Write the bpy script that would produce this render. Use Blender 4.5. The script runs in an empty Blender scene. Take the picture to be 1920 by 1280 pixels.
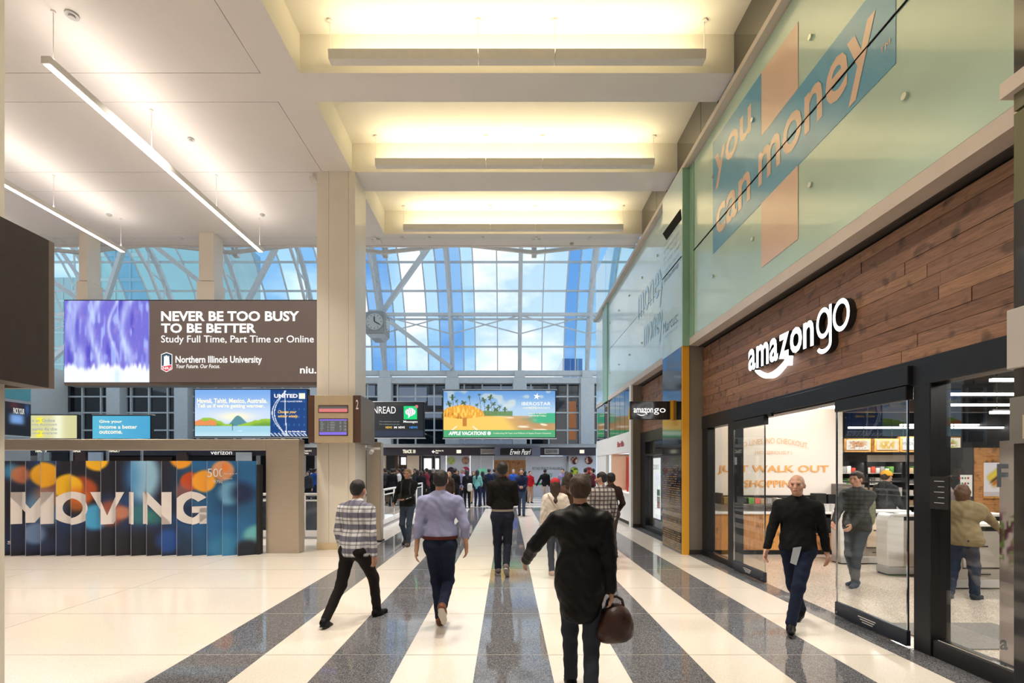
import bpy, bmesh, math, random
import numpy as np
from mathutils import Vector, Matrix
random.seed(7)
RNG = np.random.default_rng(5)
S = bpy.context.scene
COL = S.collection
PI = math.pi
# ------------------------------------------------------------------ camera
FP, VX, VY, CH = 907.0, 952.0, 878.0, 1.78        # focal length in pixels, vanishing point, eye height
cd = bpy.data.cameras.new('camera'); cam = bpy.data.objects.new('camera', cd); COL.objects.link(cam)
cd.sensor_width = 36.0; cd.lens = FP / 1920 * 36; cd.shift_x = (960 - VX) / 1920; cd.shift_y = (VY - 640) / 1920
cd.clip_start = 0.05; cd.clip_end = 600
cam.location = (0, 0, CH); cam.rotation_euler = (PI / 2, 0, 0); S.camera = cam
# ------------------------------------------------------------------ exposure
S.view_settings.view_transform = 'Standard'; S.view_settings.look = 'None'
S.view_settings.gamma = 1; S.view_settings.use_curve_mapping = False
S.view_settings.exposure = 0.2
try:
    S.cycles.use_denoising = True; S.cycles.max_bounces = 7; S.cycles.diffuse_bounces = 4; S.cycles.glossy_bounces = 3
    S.cycles.transparent_max_bounces = 14; S.cycles.transmission_bounces = 3; S.cycles.sample_clamp_indirect = 6
    S.cycles.caustics_reflective = False; S.cycles.caustics_refractive = False
except Exception: pass
# ------------------------------------------------------------------ sky
w = bpy.data.worlds.new('sky'); S.world = w; w.use_nodes = True
nt = w.node_tree; nt.nodes.clear(); N = nt.nodes.new; K = nt.links.new
out = N('ShaderNodeOutputWorld'); bg = N('ShaderNodeBackground'); tc = N('ShaderNodeTexCoord')
mp = N('ShaderNodeMapping'); mp.inputs['Scale'].default_value = (1, 1, 2.0)
no = N('ShaderNodeTexNoise'); no.inputs['Scale'].default_value = 3.6; no.inputs['Detail'].default_value = 7; no.inputs['Roughness'].default_value = .52
rp = N('ShaderNodeValToRGB'); rp.color_ramp.elements[0].position = .50; rp.color_ramp.elements[1].position = .60
rp.color_ramp.elements[0].color = (0, 0, 0, 1); rp.color_ramp.elements[1].color = (1, 1, 1, 1)
sx = N('ShaderNodeSeparateXYZ'); gr = N('ShaderNodeValToRGB')
gr.color_ramp.elements[0].position = .0; gr.color_ramp.elements[0].color = (.70, .87, 1.0, 1)
gr.color_ramp.elements[1].position = .75; gr.color_ramp.elements[1].color = (.34, .60, .92, 1)
mx = N('ShaderNodeMix'); mx.data_type = 'RGBA'; mx.inputs[7].default_value = (1.05, 1.06, 1.08, 1)
K(tc.outputs['Generated'], mp.inputs[0]); K(mp.outputs[0], no.inputs[0]); K(no.outputs[0], rp.inputs[0])
K(tc.outputs['Generated'], sx.inputs[0]); K(sx.outputs[2], gr.inputs[0]); K(gr.outputs[0], mx.inputs[6]); K(rp.outputs[0], mx.inputs[0])
K(mx.outputs[2], bg.inputs[0]); bg.inputs[1].default_value = 1.0; K(bg.outputs[0], out.inputs[0])
# ------------------------------------------------------------------ lamp power (fixtures are built further down; the added fill has none)
COFFER_W, LINEAR_UP_W, SHOP_W, FILL_W = 36.0, 29.0, 76.0, 120.0
WARM, NEUTRAL, SHOPC = (1.0, .84, .56), (1.0, .90, .80), (1.0, .93, .85)
def area(name, loc, sx, sy, power, color, direction=(0, 0, -1), spread=PI):
    ld = bpy.data.lights.new(name, 'AREA'); ld.shape = 'RECTANGLE'; ld.size = sx; ld.size_y = sy; ld.energy = power; ld.color = color; ld.spread = spread
    o = bpy.data.objects.new(name, ld); COL.objects.link(o); o.location = loc
    o.rotation_euler = Vector(direction).to_track_quat('-Z', 'Y').to_euler(); return o
# ------------------------------------------------------------------ helpers
def P(px, py, Y): return (((px - VX) / FP) * Y, Y, CH + (VY - py) / FP * Y)
def WX(px, py, X): Y = X * FP / (px - VX); return (X, Y, CH + (VY - py) / FP * Y)
def FL(px, py): Y = CH * FP / (py - VY); return ((px - VX) / FP * Y, Y, 0)
WL = {}
def tag(o, label=None, cat=None, group=None, kind=None):
    if label: o['label'] = label
    if cat: o['category'] = cat
    if group: o['group'] = group
    if kind: o['kind'] = kind
    return o
def empty(name, loc=(0, 0, 0), label=None, cat=None, group=None):
    o = bpy.data.objects.new(name, None); COL.objects.link(o); o.location = loc; o.empty_display_size = .1
    WL[o.name] = Vector(loc); return tag(o, label, cat, group)
def link(name, me, parent=None, world=True):
    o = bpy.data.objects.new(name, me); COL.objects.link(o); WL[o.name] = Vector((0, 0, 0))
    if parent is not None:
        o.parent = parent
        if world and parent.parent is None: o.location = -parent.location
    return o
class MB:
    def __init__(s): s.v = []; s.f = []; s.m = []
    def add(s, vs, fs, m=0):
        b = len(s.v); s.v += [tuple(x) for x in vs]; s.f += [tuple(b + i for i in f) for f in fs]; s.m += [m] * len(fs); return s
    def box(s, x0, x1, y0, y1, z0, z1, m=0):
        x0, x1 = min(x0, x1), max(x0, x1); y0, y1 = min(y0, y1), max(y0, y1); z0, z1 = min(z0, z1), max(z0, z1)
        return s.add([(x0,y0,z0),(x1,y0,z0),(x1,y1,z0),(x0,y1,z0),(x0,y0,z1),(x1,y0,z1),(x1,y1,z1),(x0,y1,z1)],
                     [(0,3,2,1),(4,5,6,7),(0,1,5,4),(1,2,6,5),(2,3,7,6),(3,0,4,7)], m)
    def bar(s, p, q, w, h=None, m=0, up=(0, 0, 1)):
        h = h or w; p, q = Vector(p), Vector(q); d = (q - p).normalized(); u = Vector(up)
        if abs(d.dot(u)) > .98: u = Vector((0, 1, 0))
        a = d.cross(u).normalized() * w / 2; b = a.cross(d).normalized() * h / 2
        vs = [p-a-b, p+a-b, p+a+b, p-a+b, q-a-b, q+a-b, q+a+b, q-a+b]
        return s.add(vs, [(0,1,2,3),(7,6,5,4),(0,4,5,1),(1,5,6,2),(2,6,7,3),(3,7,4,0)], m)
    def cyl(s, p, q, r, n=10, m=0, r2=None):
        r2 = r if r2 is None else r2
        p, q = Vector(p), Vector(q); d = (q - p).normalized(); u = Vector((0, 0, 1)) if abs(d.z) < .9 else Vector((1, 0, 0))
        a = d.cross(u).normalized(); b = a.cross(d)
        vs = [p + (a*math.cos(t*2*PI/n) + b*math.sin(t*2*PI/n))*r for t in range(n)] + [q + (a*math.cos(t*2*PI/n) + b*math.sin(t*2*PI/n))*r2 for t in range(n)]
        return s.add(vs, [(i, (i+1) % n, n+(i+1) % n, n+i) for i in range(n)] + [tuple(range(n-1, -1, -1)), tuple(range(n, 2*n))], m)
    def tube(s, pts, r, n=6, m=0):
        for a, b in zip(pts[:-1], pts[1:]): s.cyl(a, b, r, n, m)
        return s
    def prism(s, poly, a, b, axis='x', m=0):
        """poly: 2-D outline; axis x: (y,z) swept in x a..b; y: (x,z); z: (x,y)"""
        def V(u, v, t): return {'x': (t, u, v), 'y': (u, t, v), 'z': (u, v, t)}[axis]
        n = len(poly); vs = [V(u, v, a) for u, v in poly] + [V(u, v, b) for u, v in poly]
        return s.add(vs, [(i, (i+1) % n, n+(i+1) % n, n+i) for i in range(n)] + [tuple(range(n-1, -1, -1)), tuple(range(n, 2*n))], m)
    def build(s, name, mats, parent=None, smooth=False, kind=None, label=None, cat=None, group=None, bevel=0):
        me = bpy.data.meshes.new(name); me.from_pydata(s.v, [], s.f)
        for mm in (mats if isinstance(mats, (list, tuple)) else [mats]): me.materials.append(mm)
        if any(s.m): me.polygons.foreach_set('material_index', s.m)
        bm = bmesh.new(); bm.from_mesh(me); bmesh.ops.recalc_face_normals(bm, faces=bm.faces)
        if bevel: bmesh.ops.bevel(bm, geom=list(bm.edges), offset=bevel, segments=1, affect='EDGES', clamp_overlap=True)
        bm.to_mesh(me); bm.free()
        if smooth: me.polygons.foreach_set('use_smooth', [True] * len(me.polygons))
        o = link(name, me, parent); return tag(o, label, cat, group, kind)
def box(name, m, *d, parent=None, **k): return MB().box(*d).build(name, m, parent, **k)
# ------------------------------------------------------------------ materials
def mat(name, col, rough=.5, metal=0, noise=None, bump=None, emit=None, coat=0, spec=.5, stretch=(1, 1, 1)):
    m = bpy.data.materials.new(name); m.use_nodes = True; nt = m.node_tree; b = nt.nodes['Principled BSDF']
    b.inputs['Base Color'].default_value = (*col, 1); b.inputs['Roughness'].default_value = rough; b.inputs['Metallic'].default_value = metal
    b.inputs['Coat Weight'].default_value = coat; b.inputs['Coat Roughness'].default_value = .06; b.inputs['Specular IOR Level'].default_value = spec
    if noise or bump:
        tc = nt.nodes.new('ShaderNodeTexCoord'); mp = nt.nodes.new('ShaderNodeMapping'); mp.inputs['Scale'].default_value = stretch
        nt.links.new(tc.outputs['Object'], mp.inputs[0])
    if noise:
        sc, am, det = noise; n = nt.nodes.new('ShaderNodeTexNoise'); n.inputs['Scale'].default_value = sc; n.inputs['Detail'].default_value = det
        r = nt.nodes.new('ShaderNodeValToRGB'); r.color_ramp.elements[0].position = .3; r.color_ramp.elements[1].position = .7
        r.color_ramp.elements[0].color = (*[max(0, c * (1 - am)) for c in col], 1); r.color_ramp.elements[1].color = (*[min(1, c * (1 + am)) for c in col], 1)
        nt.links.new(mp.outputs[0], n.inputs[0]); nt.links.new(n.outputs[0], r.inputs[0]); nt.links.new(r.outputs[0], b.inputs['Base Color'])
    if bump:
        sc, st = bump; n = nt.nodes.new('ShaderNodeTexNoise'); n.inputs['Scale'].default_value = sc; n.inputs['Detail'].default_value = 4
        bp = nt.nodes.new('ShaderNodeBump'); bp.inputs['Strength'].default_value = st; bp.inputs['Distance'].default_value = .01
        nt.links.new(mp.outputs[0], n.inputs[0]); nt.links.new(n.outputs[0], bp.inputs['Height']); nt.links.new(bp.outputs[0], b.inputs['Normal'])
    if emit:
        b.inputs['Emission Color'].default_value = (*emit[:3], 1); b.inputs['Emission Strength'].default_value = emit[3]
    return m
def glass(name, tint=(.93, .96, .96), f0=.07, rough=0.0):
    m = bpy.data.materials.new(name); m.use_nodes = True; nt = m.node_tree; nt.nodes.clear(); N = nt.nodes.new; K = nt.links.new
    o = N('ShaderNodeOutputMaterial'); t = N('ShaderNodeBsdfTransparent'); g = N('ShaderNodeBsdfGlossy'); x = N('ShaderNodeMixShader'); ge = N('ShaderNodeNewGeometry')
    d = N('ShaderNodeVectorMath'); d.operation = 'DOT_PRODUCT'; K(ge.outputs['Incoming'], d.inputs[0]); K(ge.outputs['Normal'], d.inputs[1])
    def mth(op, a, b):
        n = N('ShaderNodeMath'); n.operation = op
        for i, q in enumerate((a, b)):
            if q is None: continue
            if isinstance(q, (int, float)): n.inputs[i].default_value = q
            else: K(q, n.inputs[i])
        return n.outputs[0]
    c = mth('SUBTRACT', 1.0, mth('ABSOLUTE', d.outputs['Value'], None)); c = mth('POWER', c, 5.0)
    fac = mth('ADD', mth('MULTIPLY', c, 1 - f0), f0)
    t.inputs[0].default_value = (*tint, 1); g.inputs['Roughness'].default_value = rough
    K(fac, x.inputs[0]); K(t.outputs[0], x.inputs[1]); K(g.outputs[0], x.inputs[2]); K(x.outputs[0], o.inputs[0])
    return m
def terrazzo(name, base, lo, hi, rough, scale=240, big=.06, fine=(.42, .62)):
    m = bpy.data.materials.new(name); m.use_nodes = True; nt = m.node_tree; b = nt.nodes['Principled BSDF']; N = nt.nodes.new; K = nt.links.new
    tc = N('ShaderNodeTexCoord'); v = N('ShaderNodeTexVoronoi'); v.inputs['Scale'].default_value = scale; K(tc.outputs['Object'], v.inputs[0])
    sp = N('ShaderNodeSeparateColor'); K(v.outputs['Color'], sp.inputs[0])
    r = N('ShaderNodeValToRGB'); e = r.color_ramp.elements; e[0].position = fine[0]; e[0].color = (*lo, 1); e[1].position = fine[1]; e[1].color = (*base, 1)
    h = r.color_ramp.elements.new(.93); h.color = (*hi, 1); K(sp.outputs[0], r.inputs[0])
    n = N('ShaderNodeTexNoise'); n.inputs['Scale'].default_value = .9; n.inputs['Detail'].default_value = 5; K(tc.outputs['Object'], n.inputs[0])
    mr = N('ShaderNodeMapRange'); mr.inputs[3].default_value = 1 - big; mr.inputs[4].default_value = 1 + big; K(n.outputs[0], mr.inputs[0])
    mm = N('ShaderNodeMix'); mm.data_type = 'RGBA'; mm.blend_type = 'MULTIPLY'; mm.inputs[0].default_value = 1
    K(r.outputs[0], mm.inputs[6]); K(mr.outputs[0], mm.inputs[7]); K(mm.outputs[2], b.inputs['Base Color'])
    n2 = N('ShaderNodeTexNoise'); n2.inputs['Scale'].default_value = 3; K(tc.outputs['Object'], n2.inputs[0])
    m2 = N('ShaderNodeMapRange'); m2.inputs[3].default_value = rough * .7; m2.inputs[4].default_value = rough * 1.4; K(n2.outputs[0], m2.inputs[0]); K(m2.outputs[0], b.inputs['Roughness'])
    b.inputs['Specular IOR Level'].default_value = .62
    return m
def wood(name, a, c, rough=.45, axis=1, scale=3.2):
    m = bpy.data.materials.new(name); m.use_nodes = True; nt = m.node_tree; b = nt.nodes['Principled BSDF']; N = nt.nodes.new; K = nt.links.new
    tc = N('ShaderNodeTexCoord'); mp = N('ShaderNodeMapping'); sc = [14, 14, 14]; sc[axis] = 1.1; mp.inputs['Scale'].default_value = sc
    n = N('ShaderNodeTexNoise'); n.inputs['Scale'].default_value = scale; n.inputs['Detail'].default_value = 7; n.inputs['Distortion'].default_value = 1.4
    r = N('ShaderNodeValToRGB'); e = r.color_ramp.elements; e[0].position = .3; e[0].color = (*a, 1); e[1].position = .68; e[1].color = (*c, 1)
    k = N('ShaderNodeTexNoise'); k.inputs['Scale'].default_value = 5.5; k.inputs['Detail'].default_value = 2
    kr = N('ShaderNodeMapRange'); kr.inputs[1].default_value = .30; kr.inputs[2].default_value = .42; kr.inputs[3].default_value = .45; kr.inputs[4].default_value = 1
    mm = N('ShaderNodeMix'); mm.data_type = 'RGBA'; mm.blend_type = 'MULTIPLY'; mm.inputs[0].default_value = 1
    K(tc.outputs['Object'], mp.inputs[0]); K(mp.outputs[0], n.inputs[0]); K(n.outputs[0], r.inputs[0])
    K(tc.outputs['Object'], k.inputs[0]); K(k.outputs[0], kr.inputs[0]); K(r.outputs[0], mm.inputs[6]); K(kr.outputs[0], mm.inputs[7]); K(mm.outputs[2], b.inputs['Base Color'])
    b.inputs['Roughness'].default_value = rough
    bp = N('ShaderNodeBump'); bp.inputs['Strength'].default_value = .25; bp.inputs['Distance'].default_value = .004; K(n.outputs[0], bp.inputs['Height']); K(bp.outputs[0], b.inputs['Normal'])
    return m
def picture_mat(name, strength, rough=.6):
    m = bpy.data.materials.new(name); m.use_nodes = True; nt = m.node_tree; b = nt.nodes['Principled BSDF']
    a = nt.nodes.new('ShaderNodeAttribute'); a.attribute_name = 'Col'; b.inputs['Roughness'].default_value = rough
    if strength: 
        nt.links.new(a.outputs['Color'], b.inputs['Emission Color']); b.inputs['Emission Strength'].default_value = strength; b.inputs['Base Color'].default_value = (.01, .01, .01, 1)
    else: nt.links.new(a.outputs['Color'], b.inputs['Base Color'])
    return m
M = {}
M['ceil'] = mat('white_ceiling_paint', (.80, .755, .725), .75, noise=(1.5, .015, 3))
M['cove'] = mat('cream_cove_paint', (.88, .84, .72), .7, noise=(2, .015, 3))
M['dark_gap'] = mat('dark_joint', (.012, .012, .012), .8, spec=.1)
M['column'] = mat('cream_column_panel', (.80, .735, .64), .42, noise=(1.2, .03, 3), coat=.15)
M['steel'] = mat('brushed_steel', (.60, .52, .43), .38, .85, noise=(4, .05, 5), stretch=(1, 1, 30))
M['greysteel'] = mat('grey_painted_steel', (.50, .49, .48), .45, noise=(3, .05, 3))
M['truss'] = mat('white_truss_paint', (.74, .73, .71), .5, noise=(5, .04, 3))
M['aqua'] = mat('aqua_frosted_glass_panel', (.50, .67, .55), .20, noise=(.8, .05, 2), coat=.5)
M['aqua2'] = mat('pale_aqua_glass_panel', (.60, .76, .74), .18, noise=(.8, .04, 2), coat=.5)
M['aqua_edge'] = mat('green_glass_edge', (.30, .50, .38), .35, noise=(2, .05, 2))
M['lip'] = mat('beige_metal_lip', (.62, .53, .46), .4, noise=(3, .04, 3))
M['soffit'] = mat('dark_brown_soffit', (.055, .045, .038), .55, noise=(4, .1, 3))
M['jamb'] = mat('taupe_metal_jamb', (.235, .205, .175), .5, noise=(3, .05, 3))
M['blackframe'] = mat('black_anodised_frame', (.018, .019, .022), .34, .2, noise=(6, .1, 3))
M['blackgloss'] = mat('gloss_black_metal', (.010, .010, .012), .10, .0, noise=(3, .1, 3), coat=1)
M['orange'] = mat('orange_yellow_paint', (.86, .42, .035), .38, noise=(3, .03, 3))
M['gold_dash'] = mat('gold_perforation', (.72, .40, .08), .4, noise=(30, .2, 2))
M['blue_print'] = mat('blue_vinyl_print', (.10, .37, .56), .25, noise=(1, .04, 2), coat=.4)
M['peach_print'] = mat('peach_vinyl_print', (.80, .55, .40), .26, noise=(1, .03, 2), coat=.4)
M['lightblue_print'] = mat('light_blue_vinyl_print', (.36, .60, .76), .25, noise=(1, .03, 2), coat=.4)
M['navy_print'] = mat('navy_vinyl_print', (.05, .16, .30), .3, noise=(1, .03, 2))
M['tintglass'] = mat('bronze_tinted_glass', (.035, .028, .020), .06, noise=(2, .1, 2), coat=.6, spec=.8)
M['bolt'] = mat('steel_standoff', (.62, .66, .60), .25, .8, noise=(9, .05, 2))
M['brownboard'] = mat('brown_screen_face', (.034, .023, .019), .5, noise=(14, .12, 3))
M['brownlit'] = mat('brown_lit_screen', (.02, .02, .02), .4, noise=(20, .1, 2), emit=(.120, .082, .066, 1.0))
M['brownmetal'] = mat('brown_metal_side', (.115, .062, .046), .42, .3, noise=(4, .06, 3))
M['taupemetal'] = mat('taupe_metal_side', (.20, .155, .13), .42, .3, noise=(4, .06, 3))
M['goldmetal'] = mat('pale_gold_metal', (.76, .62, .42), .30, .55, noise=(3, .06, 3))
M['white'] = mat('white_satin', (.84, .82, .80), .4, noise=(3, .02, 3))
M['whitewall'] = mat('white_shop_wall', (.86, .80, .73), .6, noise=(2, .02, 3))
M['cream'] = mat('cream_shop_wall', (.82, .66, .50), .5, noise=(2, .03, 3))
M['red'] = mat('red_shop_panel', (.55, .012, .015), .35, noise=(2, .06, 3))
M['redtext'] = mat('red_lettering', (.50, .03, .04), .4, noise=(2, .06, 3))
M['peach_text'] = mat('orange_wall_lettering', (.88, .42, .12), .55, noise=(6, .06, 2))
M['peach_text2'] = mat('pale_peach_wall_lettering', (.80, .52, .30), .55, noise=(6, .06, 2))
M['chrome'] = mat('chrome', (.65, .65, .66), .12, 1, noise=(9, .04, 2))
M['greygate'] = mat('grey_gate_panel', (.46, .41, .36), .38, .3, noise=(4, .04, 3))
M['shopdark'] = mat('charcoal_shop_ceiling', (.022, .020, .019), .7, noise=(4, .2, 3))
M['charcoal'] = mat('charcoal_cabinet', (.045, .045, .048), .5, noise=(4, .1, 3))
M['black'] = mat('matte_black', (.012, .012, .013), .5, noise=(8, .1, 3))
M['lamp'] = mat('lamp_diffuser', (.9, .9, .9), .5, noise=(8, .01, 2), emit=(1, .93, .84, 7))
M['lampshop'] = mat('shop_lamp_diffuser', (.9, .9, .9), .5, noise=(8, .01, 2), emit=(1, .95, .92, 6))
M['lampbody'] = mat('lamp_white_housing', (.76, .72, .66), .5, noise=(8, .02, 2))
M['letterlit'] = mat('lit_white_letter', (.9, .9, .9), .4, noise=(8, .01, 2), emit=(.95, .98, 1, 1.7))
M['txt'] = mat('lit_white_text', (.02, .02, .02), .4, noise=(8, .01, 2), emit=(1, .97, .93, 1.05))
M['txtwarm'] = mat('lit_cream_text', (.02, .02, .02), .4, noise=(8, .01, 2), emit=(1, .93, .72, .95))
M['txtyellow'] = mat('lit_yellow_text', (.02, .02, .02), .4, noise=(8, .01, 2), emit=(1, .62, .10, .9))
M['txtgreen'] = mat('lit_green_text', (.02, .02, .02), .4, noise=(8, .01, 2), emit=(.01, .62, .22, .9))
M['txtgrey'] = mat('lit_grey_text', (.02, .02, .02), .4, noise=(8, .01, 2), emit=(.42, .46, .44, .8))
M['txtdarkgrey'] = mat('grey_lettering', (.12, .13, .15), .5, noise=(8, .03, 2))
M['printwhite'] = mat('white_printed_letter', (.86, .80, .79), .5, noise=(3, .03, 2))
M['scr_grey'] = mat('lit_dark_grey_screen', (.02, .02, .02), .3, noise=(30, .1, 2), emit=(.10, .10, .095, .9))
M['scr_purple'] = mat('lit_purple_screen', (.02, .02, .02), .3, noise=(30, .1, 2), emit=(.24, .16, .80, .9))
M['scr_pink'] = mat('lit_pink_screen', (.02, .02, .02), .3, noise=(30, .1, 2), emit=(.78, .22, .22, .8))
M['scr_white'] = mat('lit_white_screen', (.02, .02, .02), .3, noise=(30, .01, 2), emit=(1, 1, 1, 1.1))
M['signband'] = mat('dark_plum_sign_band', (.050, .040, .052), .4, noise=(4, .1, 3))
M['skin_panel'] = mat('pale_lilac_hoarding', (.66, .66, .72), .5, noise=(2, .02, 3))
M['skirt'] = mat('dark_baseboard', (.05, .04, .035), .5, noise=(4, .1, 3))
M['woodc'] = [wood('walnut_plank_%d' % i, (a, b, c), (a * 1.9, b * 1.9, c * 1.9), .5) for i, (a, b, c) in enumerate([(.155, .078, .046), (.185, .094, .056), (.130, .064, .038), (.205, .108, .062), (.165, .086, .055)])]
M['woodlight'] = wood('oak_veneer', (.44, .19, .065), (.66, .32, .12), .45, axis=2)
M['woodlight2'] = wood('honey_veneer', (.56, .27, .075), (.74, .38, .12), .45, axis=2)
M['woodh'] = wood('oak_board_horizontal', (.42, .19, .07), (.60, .30, .12), .45, axis=0)
M['fl_cream'] = terrazzo('cream_terrazzo', (.80, .725, .635), (.72, .64, .55), (.86, .80, .72), .13, 260, .05, (.15, .35))
M['fl_dark'] = terrazzo('grey_terrazzo', (.145, .146, .160), (.070, .071, .084), (.29, .288, .295), .05, 190, .10, (.3, .55))
M['fl_shop'] = terrazzo('tan_terrazzo', (.56, .46, .385), (.30, .23, .18), (.76, .70, .62), .18, 170, .06, (.12, .4))
M['glass'] = glass('clear_glass', (.95, .97, .96), .055)
M['glass_sky'] = glass('skylight_glass', (.92, .97, 1.0), .03)
M['glass_sky2'] = glass('pale_blue_skylight_glass', (.44, .68, .88), .03)
M['glass_sky3'] = glass('deep_blue_skylight_glass', (.24, .46, .77), .03)
M['glass_teal'] = glass('teal_skylight_glass', (.74, .92, .94), .03)
M['winglass'] = mat('dark_window_glass', (.012, .016, .024), .05, noise=(2, .2, 2), coat=.5, spec=.7)
M['pic'] = picture_mat('lit_picture', 1.0)
M['print'] = picture_mat('printed_picture', 0)
# ------------------------------------------------------------------ flat pictures (colours of a screen or a print, on a grid in the plane)
def lin(c): c = np.asarray(c, float) / 255; return np.where(c <= .04045, c / 12.92, ((c + .055) / 1.055) ** 2.4)
def picture(name, fn, o, u, v, nu, nv, m, parent=None, **k):
    o, u, v = np.array(o, float), np.array(u, float), np.array(v, float)
    U, V_ = np.meshgrid(np.linspace(0, 1, nu), np.linspace(0, 1, nv), indexing='ij')
    pts = (o + U[..., None] * u + V_[..., None] * v).reshape(-1, 3)
    i, j = np.meshgrid(np.arange(nu - 1), np.arange(nv - 1), indexing='ij'); a = i * nv + j
    fs = np.stack([a, a + nv, a + nv + 1, a + 1], -1).reshape(-1, 4)
    me = bpy.data.meshes.new(name); me.from_pydata(pts.tolist(), [], fs.tolist()); me.materials.append(m)
    c = np.clip(fn(U, V_), 0, 255); ca = me.color_attributes.new('Col', 'FLOAT_COLOR', 'POINT')
    rgba = np.ones((nu * nv, 4)); rgba[:, :3] = lin(c).reshape(-1, 3); ca.data.foreach_set('color', rgba.ravel())
    ob = link(name, me, parent); return tag(ob, **k) if k else ob
def vnoise(x, y, seed=0):
    r = np.random.default_rng(seed); g = r.random((64, 64)); xi = np.floor(x).astype(int); yi = np.floor(y).astype(int); fx = x - xi; fy = y - yi
    fx = fx * fx * (3 - 2 * fx); fy = fy * fy * (3 - 2 * fy); G = lambda a, b: g[a % 64, b % 64]
    return (G(xi, yi) * (1 - fx) + G(xi + 1, yi) * fx) * (1 - fy) + (G(xi, yi + 1) * (1 - fx) + G(xi + 1, yi + 1) * fx) * fy
def mixc(c, d, t): return c * (1 - t[..., None]) + np.array(d, float) * t[..., None]
def sm(x, a, b): t = np.clip((x - a) / (b - a), 0, 1); return t * t * (3 - 2 * t)
def base(U, col): return np.ones(U.shape + (3,)) * np.array(col, float)
# ------------------------------------------------------------------ lettering
_tc = {}
def glyphs(s, bold=0.0, res=3):
    key = (s, bold)
    if key not in _tc:
        cu = bpy.data.curves.new('t', 'FONT'); cu.body = s; cu.offset = bold; cu.resolution_u = res; cu.size = 1
        ob = bpy.data.objects.new('t', cu); COL.objects.link(ob); bpy.context.view_layer.update()
        me = bpy.data.meshes.new_from_object(ob.evaluated_get(bpy.context.evaluated_depsgraph_get()))
        vs = np.array([v.co[:2] for v in me.vertices]) if len(me.vertices) else np.zeros((0, 2)); fs = [tuple(p.vertices) for p in me.polygons]
        bpy.data.objects.remove(ob); bpy.data.curves.remove(cu); bpy.data.meshes.remove(me); _tc[key] = (vs, fs)
    return _tc[key]
def text(name, s, o, u, v, width, height, m, parent=None, bold=0.0, depth=0.0, warp=None, italic=0, mats_side=None, **k):
    """letters filling width x height, from lower left corner o along u, up along v"""
    vs, fs = glyphs(s, bold)
    lo, hi = vs.min(0), vs.max(0); q = (vs - lo) / (hi - lo)
    a, b = q[:, 0] * width, q[:, 1] * height
    a = a + italic * b
    if warp: a, b = warp(a, b)
    o, u, v = np.array(o, float), np.array(u, float), np.array(v, float); n = np.cross(u, v)
    pts = o + a[:, None] * u + b[:, None] * v
    mb = MB()
    if depth <= 0: mb.add(pts.tolist(), fs)
    else:
        f0 = pts + n * depth; nn = len(pts); cnt = {}
        for f in fs:
            for i in range(len(f)):
                e = (f[i], f[(i + 1) % len(f)]); cnt[e] = cnt.get(e, 0) + 1
        side = [(e[0], e[1], e[1] + nn, e[0] + nn) for e in cnt if (e[1], e[0]) not in cnt]
        mb.add(f0.tolist() + pts.tolist(), [tuple(f) for f in fs], 0); mb.f += side; mb.m += [1] * len(side)
        mb.f += [tuple(i + nn for i in reversed(f)) for f in fs]; mb.m += [1] * len(fs)
    me = bpy.data.meshes.new(name); me.from_pydata(mb.v, [], mb.f)
    for mm in ([m, mats_side] if mats_side else [m]): me.materials.append(mm)
    if mats_side: me.polygons.foreach_set('material_index', mb.m)
    ob = link(name, me, parent); return tag(ob, **k) if k else ob
EX, EY, EZ = (1, 0, 0), (0, 1, 0), (0, 0, 1)
def ptext(name, s, px0, px1, py0, py1, Y, m, parent=None, **k):
    """text on a plane facing the corridor end at depth Y, between picture columns px0..px1 and rows py0 (top)..py1"""
    a = P(px0, py1, Y); b = P(px1, py0, Y)
    return text(name, s, a, EX, EZ, b[0] - a[0], b[2] - a[2], m, parent, **k)
# ================================================================== SETTING
def strips(name, m, xs, y0, y1, parent, z=(-.05, .0015)):
    for a, b in xs: box(name, m, a, b, y0, y1, *z, parent=parent)
fl = MB(); fl.box(-34, 4.02, -12, 12.45, -.3, 0); fl.box(-3.76, 4.02, 12.45, 33, -.3, 0); fl.box(-34, -3.76, 22, 33, -.3, 0); fl.box(4.02, 14, 18, 33, -.3, 0)
floor = fl.build('floor', M['fl_cream'], kind='structure')
DARK = [(-3.02, -2.33), (-1.665, -.98), (-.29, .385), (1.04, 1.73), (2.40, 3.07)]
strips('floor_stripe', M['fl_dark'], DARK, -12, 21.4, floor)
strips('floor_stripe', M['fl_dark'], [(3.72, 4.019)], -12, 10.0, floor); strips('floor_stripe', M['fl_dark'], [(3.76, 4.05)], 11.25, 14.7, floor)
for a, b in [(21.4, 22.1), (23.3, 23.6), (24.9, 25.2), (26.6, 27.0), (28.4, 28.8), (30.0, 30.4)]: box('floor_stripe', M['fl_dark'], -3.7, 3.7, a, b, -.05, .0015, parent=floor)
joint = mat('floor_joint', (.42, .38, .34), .4, noise=(5, .05, 2))
for y in [1.9, 3.3, 4.62, 5.93, 7.2, 8.5, 9.8, 11.1, 13.8, 16.5, 19.2]: box('floor_joint', joint, -12 if y < 12 else -3.7, 3.7, y, y + .006, -.02, .002, parent=floor)
for x in (-5.6, -8.2, -10.8): box('floor_joint', joint, x, x + .006, -3, 12.4, -.02, .002, parent=floor)
# shop floor
box('floor', M['fl_shop'], 4.02, 16, -3, 18, -.3, -.001, kind='structure')
box('entrance_mat', mat('grey_mat', (.19, .175, .165), .8, noise=(60, .2, 2)), 4.3, 5.55, 4.75, 5.55, 0, .012, label='grey rubber mat on the shop floor inside the right window', cat='mat')
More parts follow.
